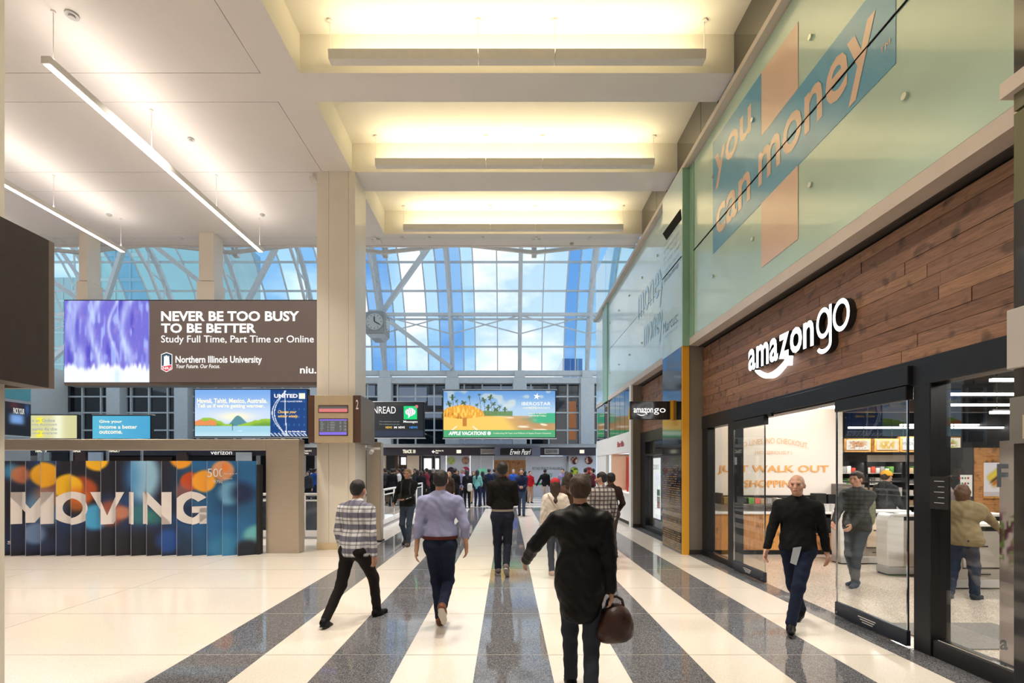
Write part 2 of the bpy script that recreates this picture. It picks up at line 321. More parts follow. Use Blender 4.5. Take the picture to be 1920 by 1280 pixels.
# ---- ceiling with coffers and beams
ZC, ZT, XL, XR, YE = 8.30, 8.94, -3.43, 3.73, 14.15
ceiling = box('ceiling', M['cove'], XL - .3, 6.2, -8, YE, ZT, ZT + .2, kind='structure')
beamY = [(-5.62, -4.9), (-2.9, -2.18), (-.18, .54), (2.54, 3.22), (5.26, 5.9), (7.98, 8.61), (10.65, 11.38), (13.45, YE)]
beamM = [M['ceil'], M['cove']]
for i, (a, b) in enumerate(beamY):
    mb = MB().box(XL, XR, a, b, ZC, ZT); mb.m = [0 if k == 0 else 1 for k in range(6)]; mb.build('beam', beamM, ceiling)
mb = MB().box(XL - .22, XL, -8, YE, ZC, ZT); mb.m = [0, 1, 1, 1, 1, 1]; mb.build('coffer_side', beamM, ceiling)
# left ceiling: panels with open joints
lc = box('ceiling', M['dark_gap'], -30, XL - .22, -8, YE, ZC + .06, ZC + .12, kind='structure')
G = .011; XJ = -4.09
box('ceiling_panel', M['ceil'], XJ + G, XL - .22, -8, YE, ZC, ZC + .05, parent=lc)
cuts = [-8, -4.9, -2.9, -2.18, -.18, .54, 2.54, 3.22, 5.26, 5.9, 7.98, 8.61, 10.65, 11.38, 13.45, YE]
for i, (a, b) in enumerate(zip(cuts[:-1], cuts[1:])):
    box('ceiling_panel', M['ceil'], -30, XJ if i % 2 == 1 or b - a > 1 else XJ + G, a + G / 2, b - G / 2, ZC, ZC + .05, parent=lc)
box('ceiling_edge', M['ceil'], -30, XR, YE, YE + .08, ZC - .02, ZT + .5, parent=ceiling)
# small ceiling fittings
for px, py, r in [(135, 27, .085), (358, 260, .06), (205, 402, .06), (492, 402, .06), (1072, 456, .06)]:
    Y = (ZC - CH) * FP / (VY - py); c = P(px, py, Y)
    MB().cyl((c[0], c[1], ZC), (c[0], c[1], ZC - .025), r, 14).cyl((c[0], c[1], ZC - .02), (c[0], c[1], ZC - .05), r * .5, 10).build('ceiling_sprinkler', M['greysteel'], label={135: 'round grey sprinkler cover at the top left of the ceiling', 358: 'small white sprinkler disc in the middle of the left ceiling', 205: 'small sprinkler disc above the second white linear lamp', 492: 'small sprinkler disc above the far end of the long linear lamp', 1072: 'small sprinkler under the last beam of the coffered ceiling'}[px], cat='sprinkler')
MB().box(-4.36, -4.2, 10.62, 10.8, 8.10, 8.19).box(-4.3, -4.18, 10.68, 10.74, 8.19, 8.3).build('ceiling_sensor', M['lampbody'], label='small beige sensor box beside the top of the tall column', cat='sensor')
# ---- right wall
wr = empty('wall_right', (3.75, 0, 0)); wr['kind'] = 'structure'
XG = 3.75; ZL = 4.31; ZR = 7.96; ZS = 6.17
panelY = [-3.0, 3.06] ; 
def gpanel(y0, y1, m, x=XG, z0=ZL + .16, z1=ZR): box('glass_panel', m, x, x + .05, y0, y1, z0, ZS - .009, parent=wr); box('glass_panel', m, x, x + .05, y0, y1, ZS + .009, z1, parent=wr)
gpanel(-3, 9.72, M['aqua']); gpanel(14.0, 18.05, M['aqua2'])
gpanel(11.26, 14.0, M['aqua2'])
box('panel_joint', M['dark_gap'], XG + .02, XG + .1, -3, 20.5, ZS - .03, ZS + .03, parent=wr)
box('backing', M['greysteel'], XG + .06, XG + .2, -3, 20.5, ZL + .02, ZR, parent=wr)
box('glass_edge', M['aqua_edge'], XG - .005, XG + .05, 9.74, 9.97, ZL + .16, ZR, parent=wr)
box('lip', M['lip'], XG - .01, XG + .3, -3, 9.98, ZL, ZL + .15, parent=wr); box('lip', M['lip'], XG - .01, XG + .3, 11.26, 20.5, ZL, ZL + .15, parent=wr)
# rail box above
MB().prism([(XG - .13, 7.97), (XG - .13, 8.07), (XG - .02, 8.10), (XG + .12, 8.10), (XG + .12, 7.97)], -3, 20.5, 'y').build('rail_cap', M['lip'], wr)
# dark glass guard in the coffers and clear guard beyond
for i in range(len(beamY) - 1):
    a, b = beamY[i][1], beamY[i + 1][0]
    if b < 0: continue
    h = a + (b - a) * .36
    for u, v in ((a + .01, h - .008), (h + .008, b - .01)): box('guard_pane', M['tintglass'], XR, XR + .03, u, v, 8.08, ZT, parent=wr)
for a, b in ((14.25, 16.3), (16.34, 18.4), (18.44, 20.45)): box('guard_pane', M['glass_teal'], XR, XR + .015, a, b, 8.08, 10.0, parent=wr)
# projecting pier panel between the two shop bays (perforated black below, aqua above)
box('pier_panel', M['aqua2'], 3.6, 3.74, 10.0, 11.25, 4.31, 6.16, parent=wr); box('pier_panel', M['aqua2'], 3.6, 3.74, 10.0, 11.25, 6.18, 8.0, parent=wr)
box('pier_edge', M['aqua_edge'], 3.6, 3.745, 9.96, 10.0, 4.31, 7.97, parent=wr)
sl = MB(); pts = [WX(*q, 3.6)[1:] for q in [(1243, 438), (1276, 392), (1278, 411), (1250, 450)]]
sl.prism(pts, 3.592, 3.63, 'x').build('slot_opening', M['dark_gap'], wr)
box('joint_gasket', M['dark_gap'], XG - .014, XG, -3, 9.74, ZS - .007, ZS + .007, parent=wr); box('joint_gasket', M['dark_gap'], 3.588, 3.6, 10.04, 11.25, ZS - .007, ZS + .007, parent=wr)
pier = empty('pillar_cladding', (3.65, 10.6, 0)); pier['kind'] = 'structure'; pier.name = 'trim_1'
box('black_cladding', M['blackgloss'], 3.6, 3.74, 10.03, 11.25, 0, 4.31, parent=pier)
box('orange_edge', M['orange'], 3.605, 3.745, 9.985, 10.035, 0, 4.31, parent=pier)
box('jamb_face', M['jamb'], 3.745, 4.05, 10.0, 10.06, .1, 4.31, parent=pier); box('jamb_skirt', M['skirt'], 3.745, 4.05, 9.995, 10.06, 0, .1, parent=pier)
box('jamb_core', M['jamb'], 3.74, 4.3, 10.06, 11.25, 0, 4.31, parent=pier)
dash = MB(); r = random.Random(3)
for iz in range(46):
    z = .06 + iz * .048
    for iy in range(26):
        y = 10.09 + iy * .0435 + (iz % 2) * .006
        pk = .95 if z < 1.15 else max(0, .95 - (z - 1.15) / .95)
        if r.random() < pk * (0.93 if (iy + iz // 3) % 7 else .35): dash.box(3.594, 3.6, y, y + .022, z, z + .014)
dash.build('perforation', M['gold_dash'], pier, kind='stuff')
# mural
def flat(name, m, yz, x, parent=wr):
    return MB().prism(yz, x - .004, x, 'x').build(name, m, parent)
mx_ = XG - .001
flat('mural_block', M['blue_print'], [(4.67, 5.69), (8.83, 5.69), (8.83, 6.155), (4.67, 6.155)], mx_)
flat('mural_block', M['blue_print'], [(4.67, 6.185), (8.83, 6.185), (8.83, 7.72), (7.15, 7.62), (7.15, 6.68), (4.67, 6.68)], mx_)
flat('mural_block', M['peach_print'], [(6.24, 6.68), (7.14, 6.68), (7.14, 7.62), (6.24, 7.54)], mx_ - .002)
flat('mural_block', M['peach_print'], [(6.24, 4.74), (7.14, 4.74), (7.14, 5.69), (6.24, 5.69)], mx_ - .002)
UM = (0, -1, 0)
text('mural_lettering', 'you', (mx_ - .006, 8.74, 6.79), UM, EZ, 1.3, .62, M['peach_print'], wr, bold=.015)
text('mural_lettering', 'can', (mx_ - .008, 8.68, 5.93), UM, EZ, 1.22, .50, M['peach_print'], wr, bold=.015)
text('mural_lettering', 'money', (mx_ - .008, 7.22, 5.74), UM, EZ, 2.3, .72, M['peach_print'], wr, bold=.015)
text('mural_lettering', 'TM', (mx_ - .008, 4.86, 5.93), UM, EZ, .13, .06, M['peach_print'], wr)
text('mural_lettering', 'you can money', (3.597, 11.16, 5.99), UM, EZ, .98, .13, M['navy_print'], wr)
text('mural_lettering', 'Marcus:', (3.597, 11.2, 4.88), UM, EZ, .98, .26, M['navy_print'], wr)
text('mural_lettering', 'BY GOLDMAN SACHS', (3.597, 11.16, 4.76), UM, EZ, .9, .06, M['lightblue_print'], wr)
for k in range(5): text('mural_lettering', ['your money should', 'earn as much as you', 'put in the hours', 'so you can', 'save for more'][k], (3.597, 11.16, 6.85 - k * .15), UM, EZ, 1.0, .09, M['lightblue_print'], wr)
text('mural_lettering', 'money', (XG - .008, 13.9, 5.75), UM, EZ, 2.3, .95, M['lightblue_print'], wr, bold=.01)
text('mural_lettering', 'money', (XG - .008, 13.3, 4.9), UM, EZ, 1.6, .75, M['lightblue_print'], wr, bold=.01)
for y in [3.13, 4.55, 5.97, 7.38, 8.81, 12.1, 13.5, 14.9, 16.3, 17.7]:
    for z in (5.28, 7.10): MB().cyl((XG - .03, y, z), (XG, y, z), .032, 12).build('standoff', M['bolt'], wr)
# end mullion and return beyond
box('glass_edge', M['aqua_edge'], 3.70, 3.9, 18.05, 18.9, ZL, ZR, parent=wr); box('glass_panel', M['aqua2'], 3.75, 3.8, 18.9, 20.5, ZL, ZR, parent=wr)
# ---- walnut fascia over the shop front (each plank a part)
wf = box('wall_shopfront', M['dark_gap'], 4.06, 4.3, -3, 10.0, 2.85, 4.31, kind='structure')
wf2 = box('wall_shopfront', M['dark_gap'], 4.09, 4.3, 11.25, 14.7, 2.85, 4.31, kind='structure')
def planks(par, y0, y1, x, z0=2.85, z1=4.25, n=11, lmin=.7, lmax=1.9):
    h = (z1 - z0) / n; r = random.Random(11)
    for i in range(n):
        y = y0; y2 = y0 + r.uniform(.3, 1.2)
        while y < y1 - 1e-4:
            y2 = min(y2, y1)
            if y1 - y2 < .25: y2 = y1
            box('plank', M['woodc'][r.randrange(5)], x - r.uniform(0, .008), x + .04, y + .002, y2 - .002, z0 + i * h + .002, z0 + (i + 1) * h - .002, parent=par)
            y = y2; y2 = y + r.uniform(lmin, lmax)
planks(wf, 2.6, 9.98, 4.03); planks(wf2, 11.26, 14.68, 4.06, n=11)
box('soffit', M['soffit'], XG + .2, 4.4, -3, 10.0, ZL - .02, ZL + .02, parent=wr); box('soffit', M['soffit'], XG + .2, 4.4, 11.25, 14.7, ZL - .02, ZL + .02, parent=wr)
# ---- storefront frame
XF = 4.02; bf = M['blackframe']
hd = box('trim_2', bf, XF - .02, XF + .18, -2, 9.98, 2.59, 2.85, kind='structure', bevel=.006)
box('track_cover', bf, XF - .07, XF - .02, 4.78, 8.55, 2.61, 2.80, parent=hd, bevel=.006)
MB().box(XF - .1, XF - .06, 7.2, 7.29, 2.56, 2.61).build('door_sensor', M['black'], hd)
def win(name, y0, y1, z1=2.59, sill=.10):
    t = empty(name, (XF, (y0 + y1) / 2, 0)); t['kind'] = 'structure'
    mb = MB().box(XF, XF + .14, y0, y1, 0, sill); mb.build('sill_frame', bf, t, bevel=.005)
    box('sill_bead', M['chrome'], XF + .02, XF + .05, y0 + .03, y1 - .03, sill, sill + .012, parent=t)
    box('pane', M['glass'], XF + .06, XF + .07, y0, y1, sill, z1, parent=t); return t
w1 = win('window_1', 8.79, 9.72); box('jamb_frame', bf, XF - .01, XF + .15, 9.72, 9.98, 0, 2.6, parent=w1, bevel=.006)
box('post_frame', bf, XF - .02, XF + .15, 8.55, 8.79, 0, 2.6, parent=w1, bevel=.006)
w2 = win('window_2', 1.6, 4.58, sill=.16); box('post_frame', bf, XF - .02, XF + .18, 4.58, 4.77, 0, 2.6, parent=w2, bevel=.006)
def leaf(name, y0, y1, near):
    t = empty(name, (XF, (y0 + y1) / 2, 0)); t['kind'] = 'structure'; x = XF - .05
    box('pane', M['glass'], x, x + .012, y0, y1, .17, 2.47, parent=t)
    b = box('bottom_rail', mat(name + '_rail', (.030, .036, .055), .3, .3, noise=(5, .1, 2)), x - .02, x + .035, y0, y1, .015, .175, parent=t, bevel=.008)
    box('top_rail', bf, x - .02, x + .06, y0, y1, 2.46, 2.6, parent=t, bevel=.006)
    e = y0 if near else y1
    for yy in (y0, y1 - .012): box('edge_strip', M['chrome'], x - .003, x + .015, yy, yy + .012, .175, 2.46, parent=t)
    for k in range(3): box('rail_print', M['white'], x - .0215, x - .02, (y0 + y1) / 2 - .13 + k * .02, (y0 + y1) / 2 + .13 - k * .03, .115 - k * .025, .125 - k * .025, parent=t)
    MB().cyl((x - .03, e + (.05 if near else -.05), .06), (x - .015, e + (.05 if near else -.05), .06), .014, 10).build('rail_bolt', M['chrome'], t)
    return t
d1 = leaf('door_1', 7.47, 8.50, True); d2 = leaf('door_2', 4.80, 5.85, False)
# small black notice on the near post
nt_ = empty('door_notice', (XF - .03, 4.5, 1.6), 'small black notice sign on the glass beside the near door post', 'sign')
a = WX(1744, 953, XF - .03); b = WX(1779, 893, XF - .03)
box('plate', M['black'], XF - .035, XF - .025, b[1], a[1], 1.78 - 75 / FP * 4.55, 1.78 - 15 / FP * 4.5, parent=nt_)
for k in range(5): box('print_line', M['white'], XF - .037, XF - .035, b[1] + .04, a[1] - .05 - (k % 2) * .04, 1.66 - k * .05, 1.664 - k * .05, parent=nt_)
# second shop bay: recess, frame and glass
w3 = empty('window_3', (4.05, 13, 0)); w3['kind'] = 'structure'
box('header_frame', bf, 4.03, 4.2, 11.25, 14.7, 2.55, 2.85, parent=w3); box('post_frame', bf, 4.03, 4.2, 14.2, 14.7, 0, 2.55, parent=w3); box('post_frame', bf, 4.03, 4.2, 12.40, 12.50, 0, 2.2, parent=w3)
box('sill_frame', bf, 4.03, 4.2, 11.25, 14.2, 0, .12, parent=w3); box('transom', bf, 4.03, 4.2, 11.25, 14.2, 2.15, 2.2, parent=w3); box('pane', M['glass'], 4.1, 4.11, 11.25, 14.2, .12, 2.55, parent=w3)
box('jamb_face', M['jamb'], 3.80, 4.06, 14.7, 14.78, .1, 4.31, parent=w3); box('jamb_skirt', M['skirt'], 3.80, 4.06, 14.69, 14.78, 0, .1, parent=w3)
box('jamb_edge', M['white'], 3.74, 3.80, 14.68, 14.9, 0, 4.31, parent=w3)
box('wall_shop_divider', M['charcoal'], 4.06, 7.2, 14.78, 14.88, 0, 4.0, kind='structure')
# far bay: reflective windows over a counter shop
w4 = empty('window_4', (3.8, 17, 3)); w4['kind'] = 'structure'
for a, b in ((14.95, 15.6), (15.63, 16.3), (16.33, 17.0), (17.03, 18.0), (18.9, 20.4)): box('pane', M['winglass'], 3.78, 3.8, a, b, 2.92, 4.28, parent=w4)
box('window_frame', M['jamb'], 3.76, 3.9, 14.9, 14.95, 2.9, 4.3, parent=w4); box('window_frame', M['jamb'], 3.76, 3.9, 18.0, 18.25, 2.9, 4.3, parent=w4)
bs = empty('counter_shop', (4.2, 16.4, 0), 'white pasta counter shop with red panel beyond the second shop bay', 'shop')
box('fascia', M['white'], 3.76, 4.0, 14.9, 20.5, 2.30, 2.92, parent=bs)
text('fascia_lettering', 'Barilla', (3.752, 16.6, 2.50), UM, EZ, .95, .19, M['redtext'], bs, bold=.02, italic=.2)
box('counter_front', M['white'], 3.80, 4.0, 15.0, 17.6, .12, .95, parent=bs); box('kick_plate', M['black'], 3.84, 4.0, 15.0, 17.6, 0, .12, parent=bs)
box('counter_top', M['white'], 3.78, 4.5, 15.0, 17.6, .95, 1.0, parent=bs)
box('side_wall', M['cream'], 3.78, 6.5, 17.6, 17.75, 0, 2.3, parent=bs); box('side_wall', M['white'], 3.78, 3.9, 18.6, 20.5, 0, 2.3, parent=bs); box('post', M['white'], 3.76, 3.95, 14.88, 15.0, 0, 2.3, parent=bs)
box('red_panel', M['red'], 4.3, 4.36, 16.45, 17.59, .98, 2.2, parent=bs); box('red_panel', M['red'], 4.36, 5.6, 17.5, 17.59, .98, 2.2, parent=bs)
box('back_wall', M['cream'], 5.6, 5.7, 14.9, 17.6, 0, 2.3, parent=bs)
for k in range(5): MB().cyl((4.05, 15.4 + k * .22, 1.0), (4.05, 15.4 + k * .22, 1.14 + .03 * (k % 2)), .05, 10, r2=.03).build('food_jar', [M['goldmetal'], M['redtext'], M['white']][k % 3], label='%s food jar, %s from the near end of the white pasta counter' % (['gold', 'red', 'white'][k % 3], ['first', 'second', 'third', 'fourth', 'fifth'][k]), cat='jar', group='jars on the pasta counter')
area('pasta_counter_lamp', (4.6, 16.2, 2.25), .8, 2.2, 38, (1, .85, .68))
# blade sign
sg = empty('blade_sign', (3.1, 10.5, 3.05), 'black shop blade sign with white lettering fixed to the black pillar', 'sign')
Ys = 10.5; a = P(1181, 786, Ys); b = P(1262, 752, Ys)
box('sign_box', M['blackgloss'], a[0], 3.53, Ys, Ys + .12, a[2], b[2], parent=sg, bevel=.008)
box('orange_bracket', M['orange'], 3.53, 3.603, Ys + .01, Ys + .11, a[2] - .01, b[2] + .02, parent=sg)
ptext('sign_lettering', 'amazon', 1188, 1224.5, 765, 773.5, Ys - .004, M['txt'], sg, bold=.015)
ptext('sign_lettering', 'go', 1226, 1248, 765, 777, Ys - .004, M['txt'], sg, bold=.0)
def smile(par, o, u, v, wd, m, name='smile_arrow', depth=0):
    o, u, v = Vector(o), Vector(u), Vector(v); n = u.cross(v); top, bot = [], []
    for i in range(15):
        t = i / 14; x = t * wd; top.append((x, -.15 * wd * math.sin(PI * t) ** .9 - .02 * wd)); th = .085 * wd * math.sin(PI * min(1, t * .9 + .1)); bot.append((x, top[-1][1] - th))
    top[-1] = (wd * .97, 0); poly = bot + top[::-1]
    head = [(.80 * wd, .045 * wd), (1.03 * wd, .075 * wd), (1.0 * wd, -.15 * wd), (.945 * wd, -.14 * wd), (.955 * wd, .005 * wd), (.81 * wd, -.005 * wd)]
    mb = MB()
    for pl in (poly, head):
        k = len(pl); f = [o + u * x + v * y + n * depth for x, y in pl]; g = [o + u * x + v * y for x, y in pl]
        mb.add(f + g, [tuple(range(k)), tuple(range(2 * k - 1, k - 1, -1))] + [(i, (i + 1) % k, k + (i + 1) % k, k + i) for i in range(k)])
    return mb.build(name, m, par)
a2 = P(1194, 774.5, Ys); b2 = P(1213, 780, Ys); smile(sg, (a2[0], Ys - .004, a2[2]), EX, EZ, b2[0] - a2[0], M['txt'])
# big lit sign on the walnut
ls = empty('shop_sign', (3.95, 7, 3.4), 'large glowing white shop name in raised letters on the walnut fascia', 'sign')
def lettersign(s, y0, z0, wtot, hx, bold, gap):
    """letters laid out one by one towards -y; hx = height of an x"""
    xh = (lambda q: q[:, 1].max() - q[:, 1].min())(glyphs('x', bold)[0]); sc = hx / xh; x = 0; items = []
    for c in s:
        vs, fs = glyphs(c, bold); lo, hi = vs.min(0), vs.max(0); items.append((c, x, lo, hi)); x += (hi[0] - lo[0]) * sc + gap
    k = wtot / (x - gap)
    for c, x, lo, hi in items:
        text('letter', c, (4.03, y0 - x * k, z0 + lo[1] * sc), UM, EZ, (hi[0] - lo[0]) * sc * k, (hi[1] - lo[1]) * sc, M['letterlit'], ls, bold=bold, depth=.085, mats_side=M['black'])
XS = 3.9
def yz(px, py): Y = XS * FP / (px - VX); return Y, CH + (VY - py) / FP * Y
ya, za = yz(1398, 687); yb, zb = yz(1519, 641)
lettersign('amazon', ya, 3.385, ya - yb, .34, .022, .035)
yc, zc = yz(1523, 632); ye, ze = yz(1587, 607)
def polyletter(polys, y0, z0, w_, h_, dp=.085):
    mb = MB()
    for pl in polys:
        f = [(4.03 - dp, y0 - u * w_, z0 + v * h_) for u, v in pl]; g = [(4.03, y, z) for _, y, z in f]; k = len(pl)
        mb.add(f + g, [tuple(range(k))], 0); mb.add(f + g, [tuple(range(2 * k - 1, k - 1, -1))] + [(i, (i + 1) % k, k + (i + 1) % k, k + i) for i in range(k)], 1)
    return mb.build('letter', [M['letterlit'], M['black']], ls)
def arcq(a0, a1, cu, cv, ru, rv, tu, tv, n=30):
    out = []
    for i in range(n):
        t = [math.radians(a0 + (a1 - a0) * (i + d) / n) for d in (0, 1)]; out.append([(cu + ru * math.cos(t[0]), cv + rv * math.sin(t[0])), (cu + ru * math.cos(t[1]), cv + rv * math.sin(t[1])), (cu + (ru - tu) * math.cos(t[1]), cv + (rv - tv) * math.sin(t[1])), (cu + (ru - tu) * math.cos(t[0]), cv + (rv - tv) * math.sin(t[0]))])
    return out
wg = (yc - ye) / 2 - .02
polyletter(arcq(0, 360, .47, .665, .47, .335, .16, .10) + arcq(205, 360, .5, .20, .5, .20, .17, .10, 18) + [[(.84, .2), (1, .2), (1, 1), (.84, 1)]], yc - .01, 3.405 - .19, wg, .575)
polyletter(arcq(0, 360, .5, .5, .5, .5, .16, .15), yc - .03 - wg, 3.405, wg, .385)
smile(ls, (4.03, yz(1410, 689)[0], 3.37), UM, EZ, yz(1410, 0)[0] - yz(1469, 0)[0], M['letterlit'], depth=.085)
# ---- right foreground pillar (its edge is in view)
rp_ = empty('column_right', (3.7, 2.5, 0)); rp_['kind'] = 'structure'; rp_.name = 'trim_3'
xe = lambda px, Y: (px - VX) / FP * Y
yq = 3.42; x0 = xe(1901, yq)
box('black_cladding', M['blackgloss'], x0, 3.99, yq - 1.3, yq, 0, 3.65, parent=rp_)
box('glass_cladding', mat('glass_olive_reflection', (.13, .125, .06), .2, noise=(2, .1, 2), coat=.6), x0, 3.74, yq - 1.3, yq, 3.65, 4.28, parent=rp_)  # olive tone stands for a reflection in the glass, put into the colour
box('glass_cladding', mat('glass_olive_reflection_pale', (.15, .14, .075), .2, noise=(2, .1, 2), coat=.6), x0, 3.74, yq - 1.3, yq, 4.30, 4.42, parent=rp_)  # paler step of the same painted reflection
box('ledge', M['lip'], x0 - .05, 3.74, yq - 1.3, yq + .05, 4.42, 4.53, parent=rp_); box('upper_cladding', M['blackgloss'], x0, 3.74, yq - 1.3, yq, 4.53, 8.0, parent=rp_)
ib = empty('information_box', (3.55, 2.8, 2.5), 'grey information box with a small screen on the black pillar at the right edge', 'display')
box('cream_cabinet', mat('warm_white_cabinet', (.50, .455, .42), .4, noise=(3, .03, 2)), x0 - .035, x0 + .02, 2.2, yq + .02, 2.48, 2.9, parent=ib, bevel=.006)
box('grey_cabinet', mat('grey_cabinet_face', (.23, .215, .19), .4, .3, noise=(3, .03, 2)), x0 - .02, x0 + .02, 2.3, yq + .01, 1.955, 2.28, parent=ib)
box('screen_dark', M['black'], x0 - .024, x0 - .02, 2.5, 3.3, 2.17, 2.235, parent=ib); box('screen_frame', M['goldmetal'], x0 - .024, x0 - .02, 2.4, 3.34, 1.985, 2.15, parent=ib)
box('screen', M['black'], x0 - .028, x0 - .024, 2.4, 3.31, 2.0, 2.14, parent=ib); box('screen_bar', M['scr_purple'], x0 - .032, x0 - .028, 2.4, 3.29, 2.005, 2.02, parent=ib)
# ---- columns on the left
def column(name, y0, y1, z1=ZC, cap=True):
    t = empty(name, (-3.77, (y0 + y1) / 2, 0)); t['kind'] = 'structure'
    xs = [(-4.19, -3.93), (-3.925, -3.50)]
    for a, b in xs: box('column_panel', M['column'], a, b, y0, y0 + .05, .0, z1, parent=t)
    box('column_panel', M['column'], -3.495, -3.35, y0 + .0, y0 + .32, 0, z1, parent=t)
    box('column_panel', M['column'], -3.42, -3.36, y0 + .325, y1 - .12, 0, z1, parent=t); box('column_panel', M['column'], -3.47, -3.37, y1 - .115, y1, 0, z1, parent=t)
    box('column_core', M['column'], -4.18, -3.44, y0 + .05, y1 - .01, 0, z1, parent=t)
    box('column_base', M['goldmetal'], -4.195, -3.40, y0 - .012, y0, 0, .15, parent=t)
    return t
c1 = column('trim_4', 10.62, 11.49); c2 = column('trim_5', 2.42, 3.24)
# steel panel standing behind the middle column
sp = empty('steel_screen', (-3.2, 11.9, 0), 'tall brushed steel panel standing just behind the middle column', 'panel')
Yp = FL(687, 1016)[1]; box('panel_face', M['steel'], xe(687, Yp), xe(714, Yp), Yp, Yp + .25, .04, 2.42, parent=sp, bevel=.01); box('panel_foot', M['black'], xe(687, Yp), xe(716, Yp), Yp - .02, Yp + .27, 0, .04, parent=sp)
MB().cyl((-3.36, 11.44, 2.24), (-3.02, 11.44, 2.25), .025, 8).cyl((-3.2, 11.42, 2.19), (-3.2, 11.3, 2.15), .05, 10).build('security_camera', M['white'], label='small white camera on an arm under the information box', cat='camera')
# information box round a column
def infobox(yf, yb, label, full=True):
    t = empty('column_display', (-3.7, (yf + yb) / 2, 2.8), label, 'display'); zt, zb = 3.34, 2.33
    box('side_wrap', M['brownmetal'], -4.26, -4.12, yf, yb, zb, zt, parent=t); box('side_wrap', M['taupemetal'] if full else M['brownboard'], -3.30, -3.14, yf + .02, yb, zb, zt, parent=t)
    box('corner_strip', M['brownmetal'], -3.30, -3.14, yf, yf + .02, zb, zt, parent=t)
    box('front_plate', M['goldmetal'], -4.12, -3.30, yf - .02, yf + .1, zb, zt, parent=t, bevel=.004)
    box('back_plate', M['taupemetal'], -4.26, -3.14, yb, yb + .04, zb, zt, parent=t)
    if full:
        q = lambda x0, x1, y0, y1, m, d, n: box(n, m, P(x0, 0, yf)[0], P(x1, 0, yf)[0], yf - .02 - d, yf - .02, P(0, y1, yf)[2], P(0, y0, yf)[2], parent=t)
        q(597.5, 653.5, 759.5, 774, M['brownmetal'], .006, 'display_frame'); q(599, 652, 761.5, 766, M['scr_grey'], .01, 'message_screen'); q(599, 652, 766, 772.5, M['scr_pink'], .01, 'message_screen')
        q(598.5, 653, 784.5, 817, M['brownmetal'], .006, 'display_frame'); q(600, 651.5, 786, 815.5, M['scr_grey'], .008, 'departure_screen')
        q(600, 651.5, 786, 788.5, M['scr_purple'], .012, 'screen_bar'); q(600, 650.5, 810, 815, M['scr_purple'], .012, 'screen_bar')
        for k in range(9):
            for x0, x1 in ((601, 607), (614, 617), (620, 627), (637, 641), (645, 649)): q(x0, x1 - (k * 7 % 3), 791 + k * 2.05, 791.8 + k * 2.05, M['txtgrey'], .011, 'departure_row') if False else None
        for (s, x0, x1) in (('DEST\nNORTH\nWEST\nELGIN\nOTC', 601, 608), ('1\n7\n9\n4', 614, 616), ('HARV\nKENO\nGENE\nCRYS', 619, 628), ('5\n6\n7', 637, 640), ('12\n14\n18', 645, 649)):
            ptext('departure_text', s, x0, x1, 790, 807.5, yf - .032, M['txtgrey'], t)
        ptext('number', '2', 667.2, 672, 749, 767, yf - .003, M['white'], t, bold=.01)
    return t
infobox(10.33, 11.37, 'beige information box with two small screens and a 2 round the middle column')
infobox(2.2, 3.31, 'dark brown screen box round the near column at the left edge', False)
area('column_glow', (-8, 9, 8.0), .2, .2, .01, NEUTRAL)
# ================================================================== LAMPS
def coffer_lamp(Y, label, group=None, vis=True):
    t = empty('coffer_lamp', (0.15, Y, 8.35), label, 'lamp')
    for a, b in ((-2.84, -.475), (-.465, .745), (.755, 3.14)):
        MB().prism([(Y - .10, 8.40), (Y + .10, 8.40), (Y + .07, 8.27), (Y - .07, 8.27)], a, b, 'x').build('housing', M['lampbody'], t)
    for x in (-2.84, -.47, .75, 3.14):
        MB().cyl((x, Y, 8.38), (x, Y, ZT), .006, 6).build('hanger', M['lampbody'], t); MB().cyl((x, Y, ZT - .03), (x, Y, ZT), .05, 12).build('canopy', M['lampbody'], t)
    area('coffer_light', (.15, Y, 8.42), 5.9, .16, COFFER_W, WARM, (0, 0, 1)); return t
coffer_lamp(7.73, 'cream uplight bar hanging in the nearest visible coffer'); coffer_lamp(10.42, 'cream uplight bar hanging in the second coffer'); coffer_lamp(13.2, 'cream uplight bar hanging in the farthest coffer')
for y in (5.0, 2.3, -.45, -3.2): area('coffer_light', (.15, y, 8.42), 5.9, .16, COFFER_W, WARM, (0, 0, 1))
def linear(X, y0, y1, label=None):
    z = 7.46; t = None
    if label:
        t = empty('linear_lamp', (X, y0, z), label, 'lamp')
        MB().box(X - .065, X + .065, y0, y1, z, z + .10).build('housing', M['lampbody'], t); box('diffuser', M['lamp'], X - .045, X + .045, y0 + .02, y1 - .02, z - .006, z, parent=t)
        for f in (.02, .34, .67, .985):
            y = y0 + (y1 - y0) * f; MB().cyl((X, y, z + .1), (X, y, ZC), .005, 6).cyl((X, y, z + .1), (X, y, z + .16), .014, 8).cyl((X, y, ZC - .02), (X, y, ZC), .03, 10).build('hanger', M['lampbody'], t)
    area('linear_light_up', (X, (y0 + y1) / 2, z + .115), .09, y1 - y0, LINEAR_UP_W, NEUTRAL, (0, 0, 1))
    return t
linear(-6.48, 6.78, 12.72, 'long white linear lamp hanging over the left hall, its lit side below'); linear(-10.1, 6.78, 12.72, 'white linear lamp farther left, behind the long one')
for x in (-6.48, -10.1): linear(x, -2, 4.5)
linear(-13.8, 6.78, 12.72); linear(-17.4, 6.78, 12.72)
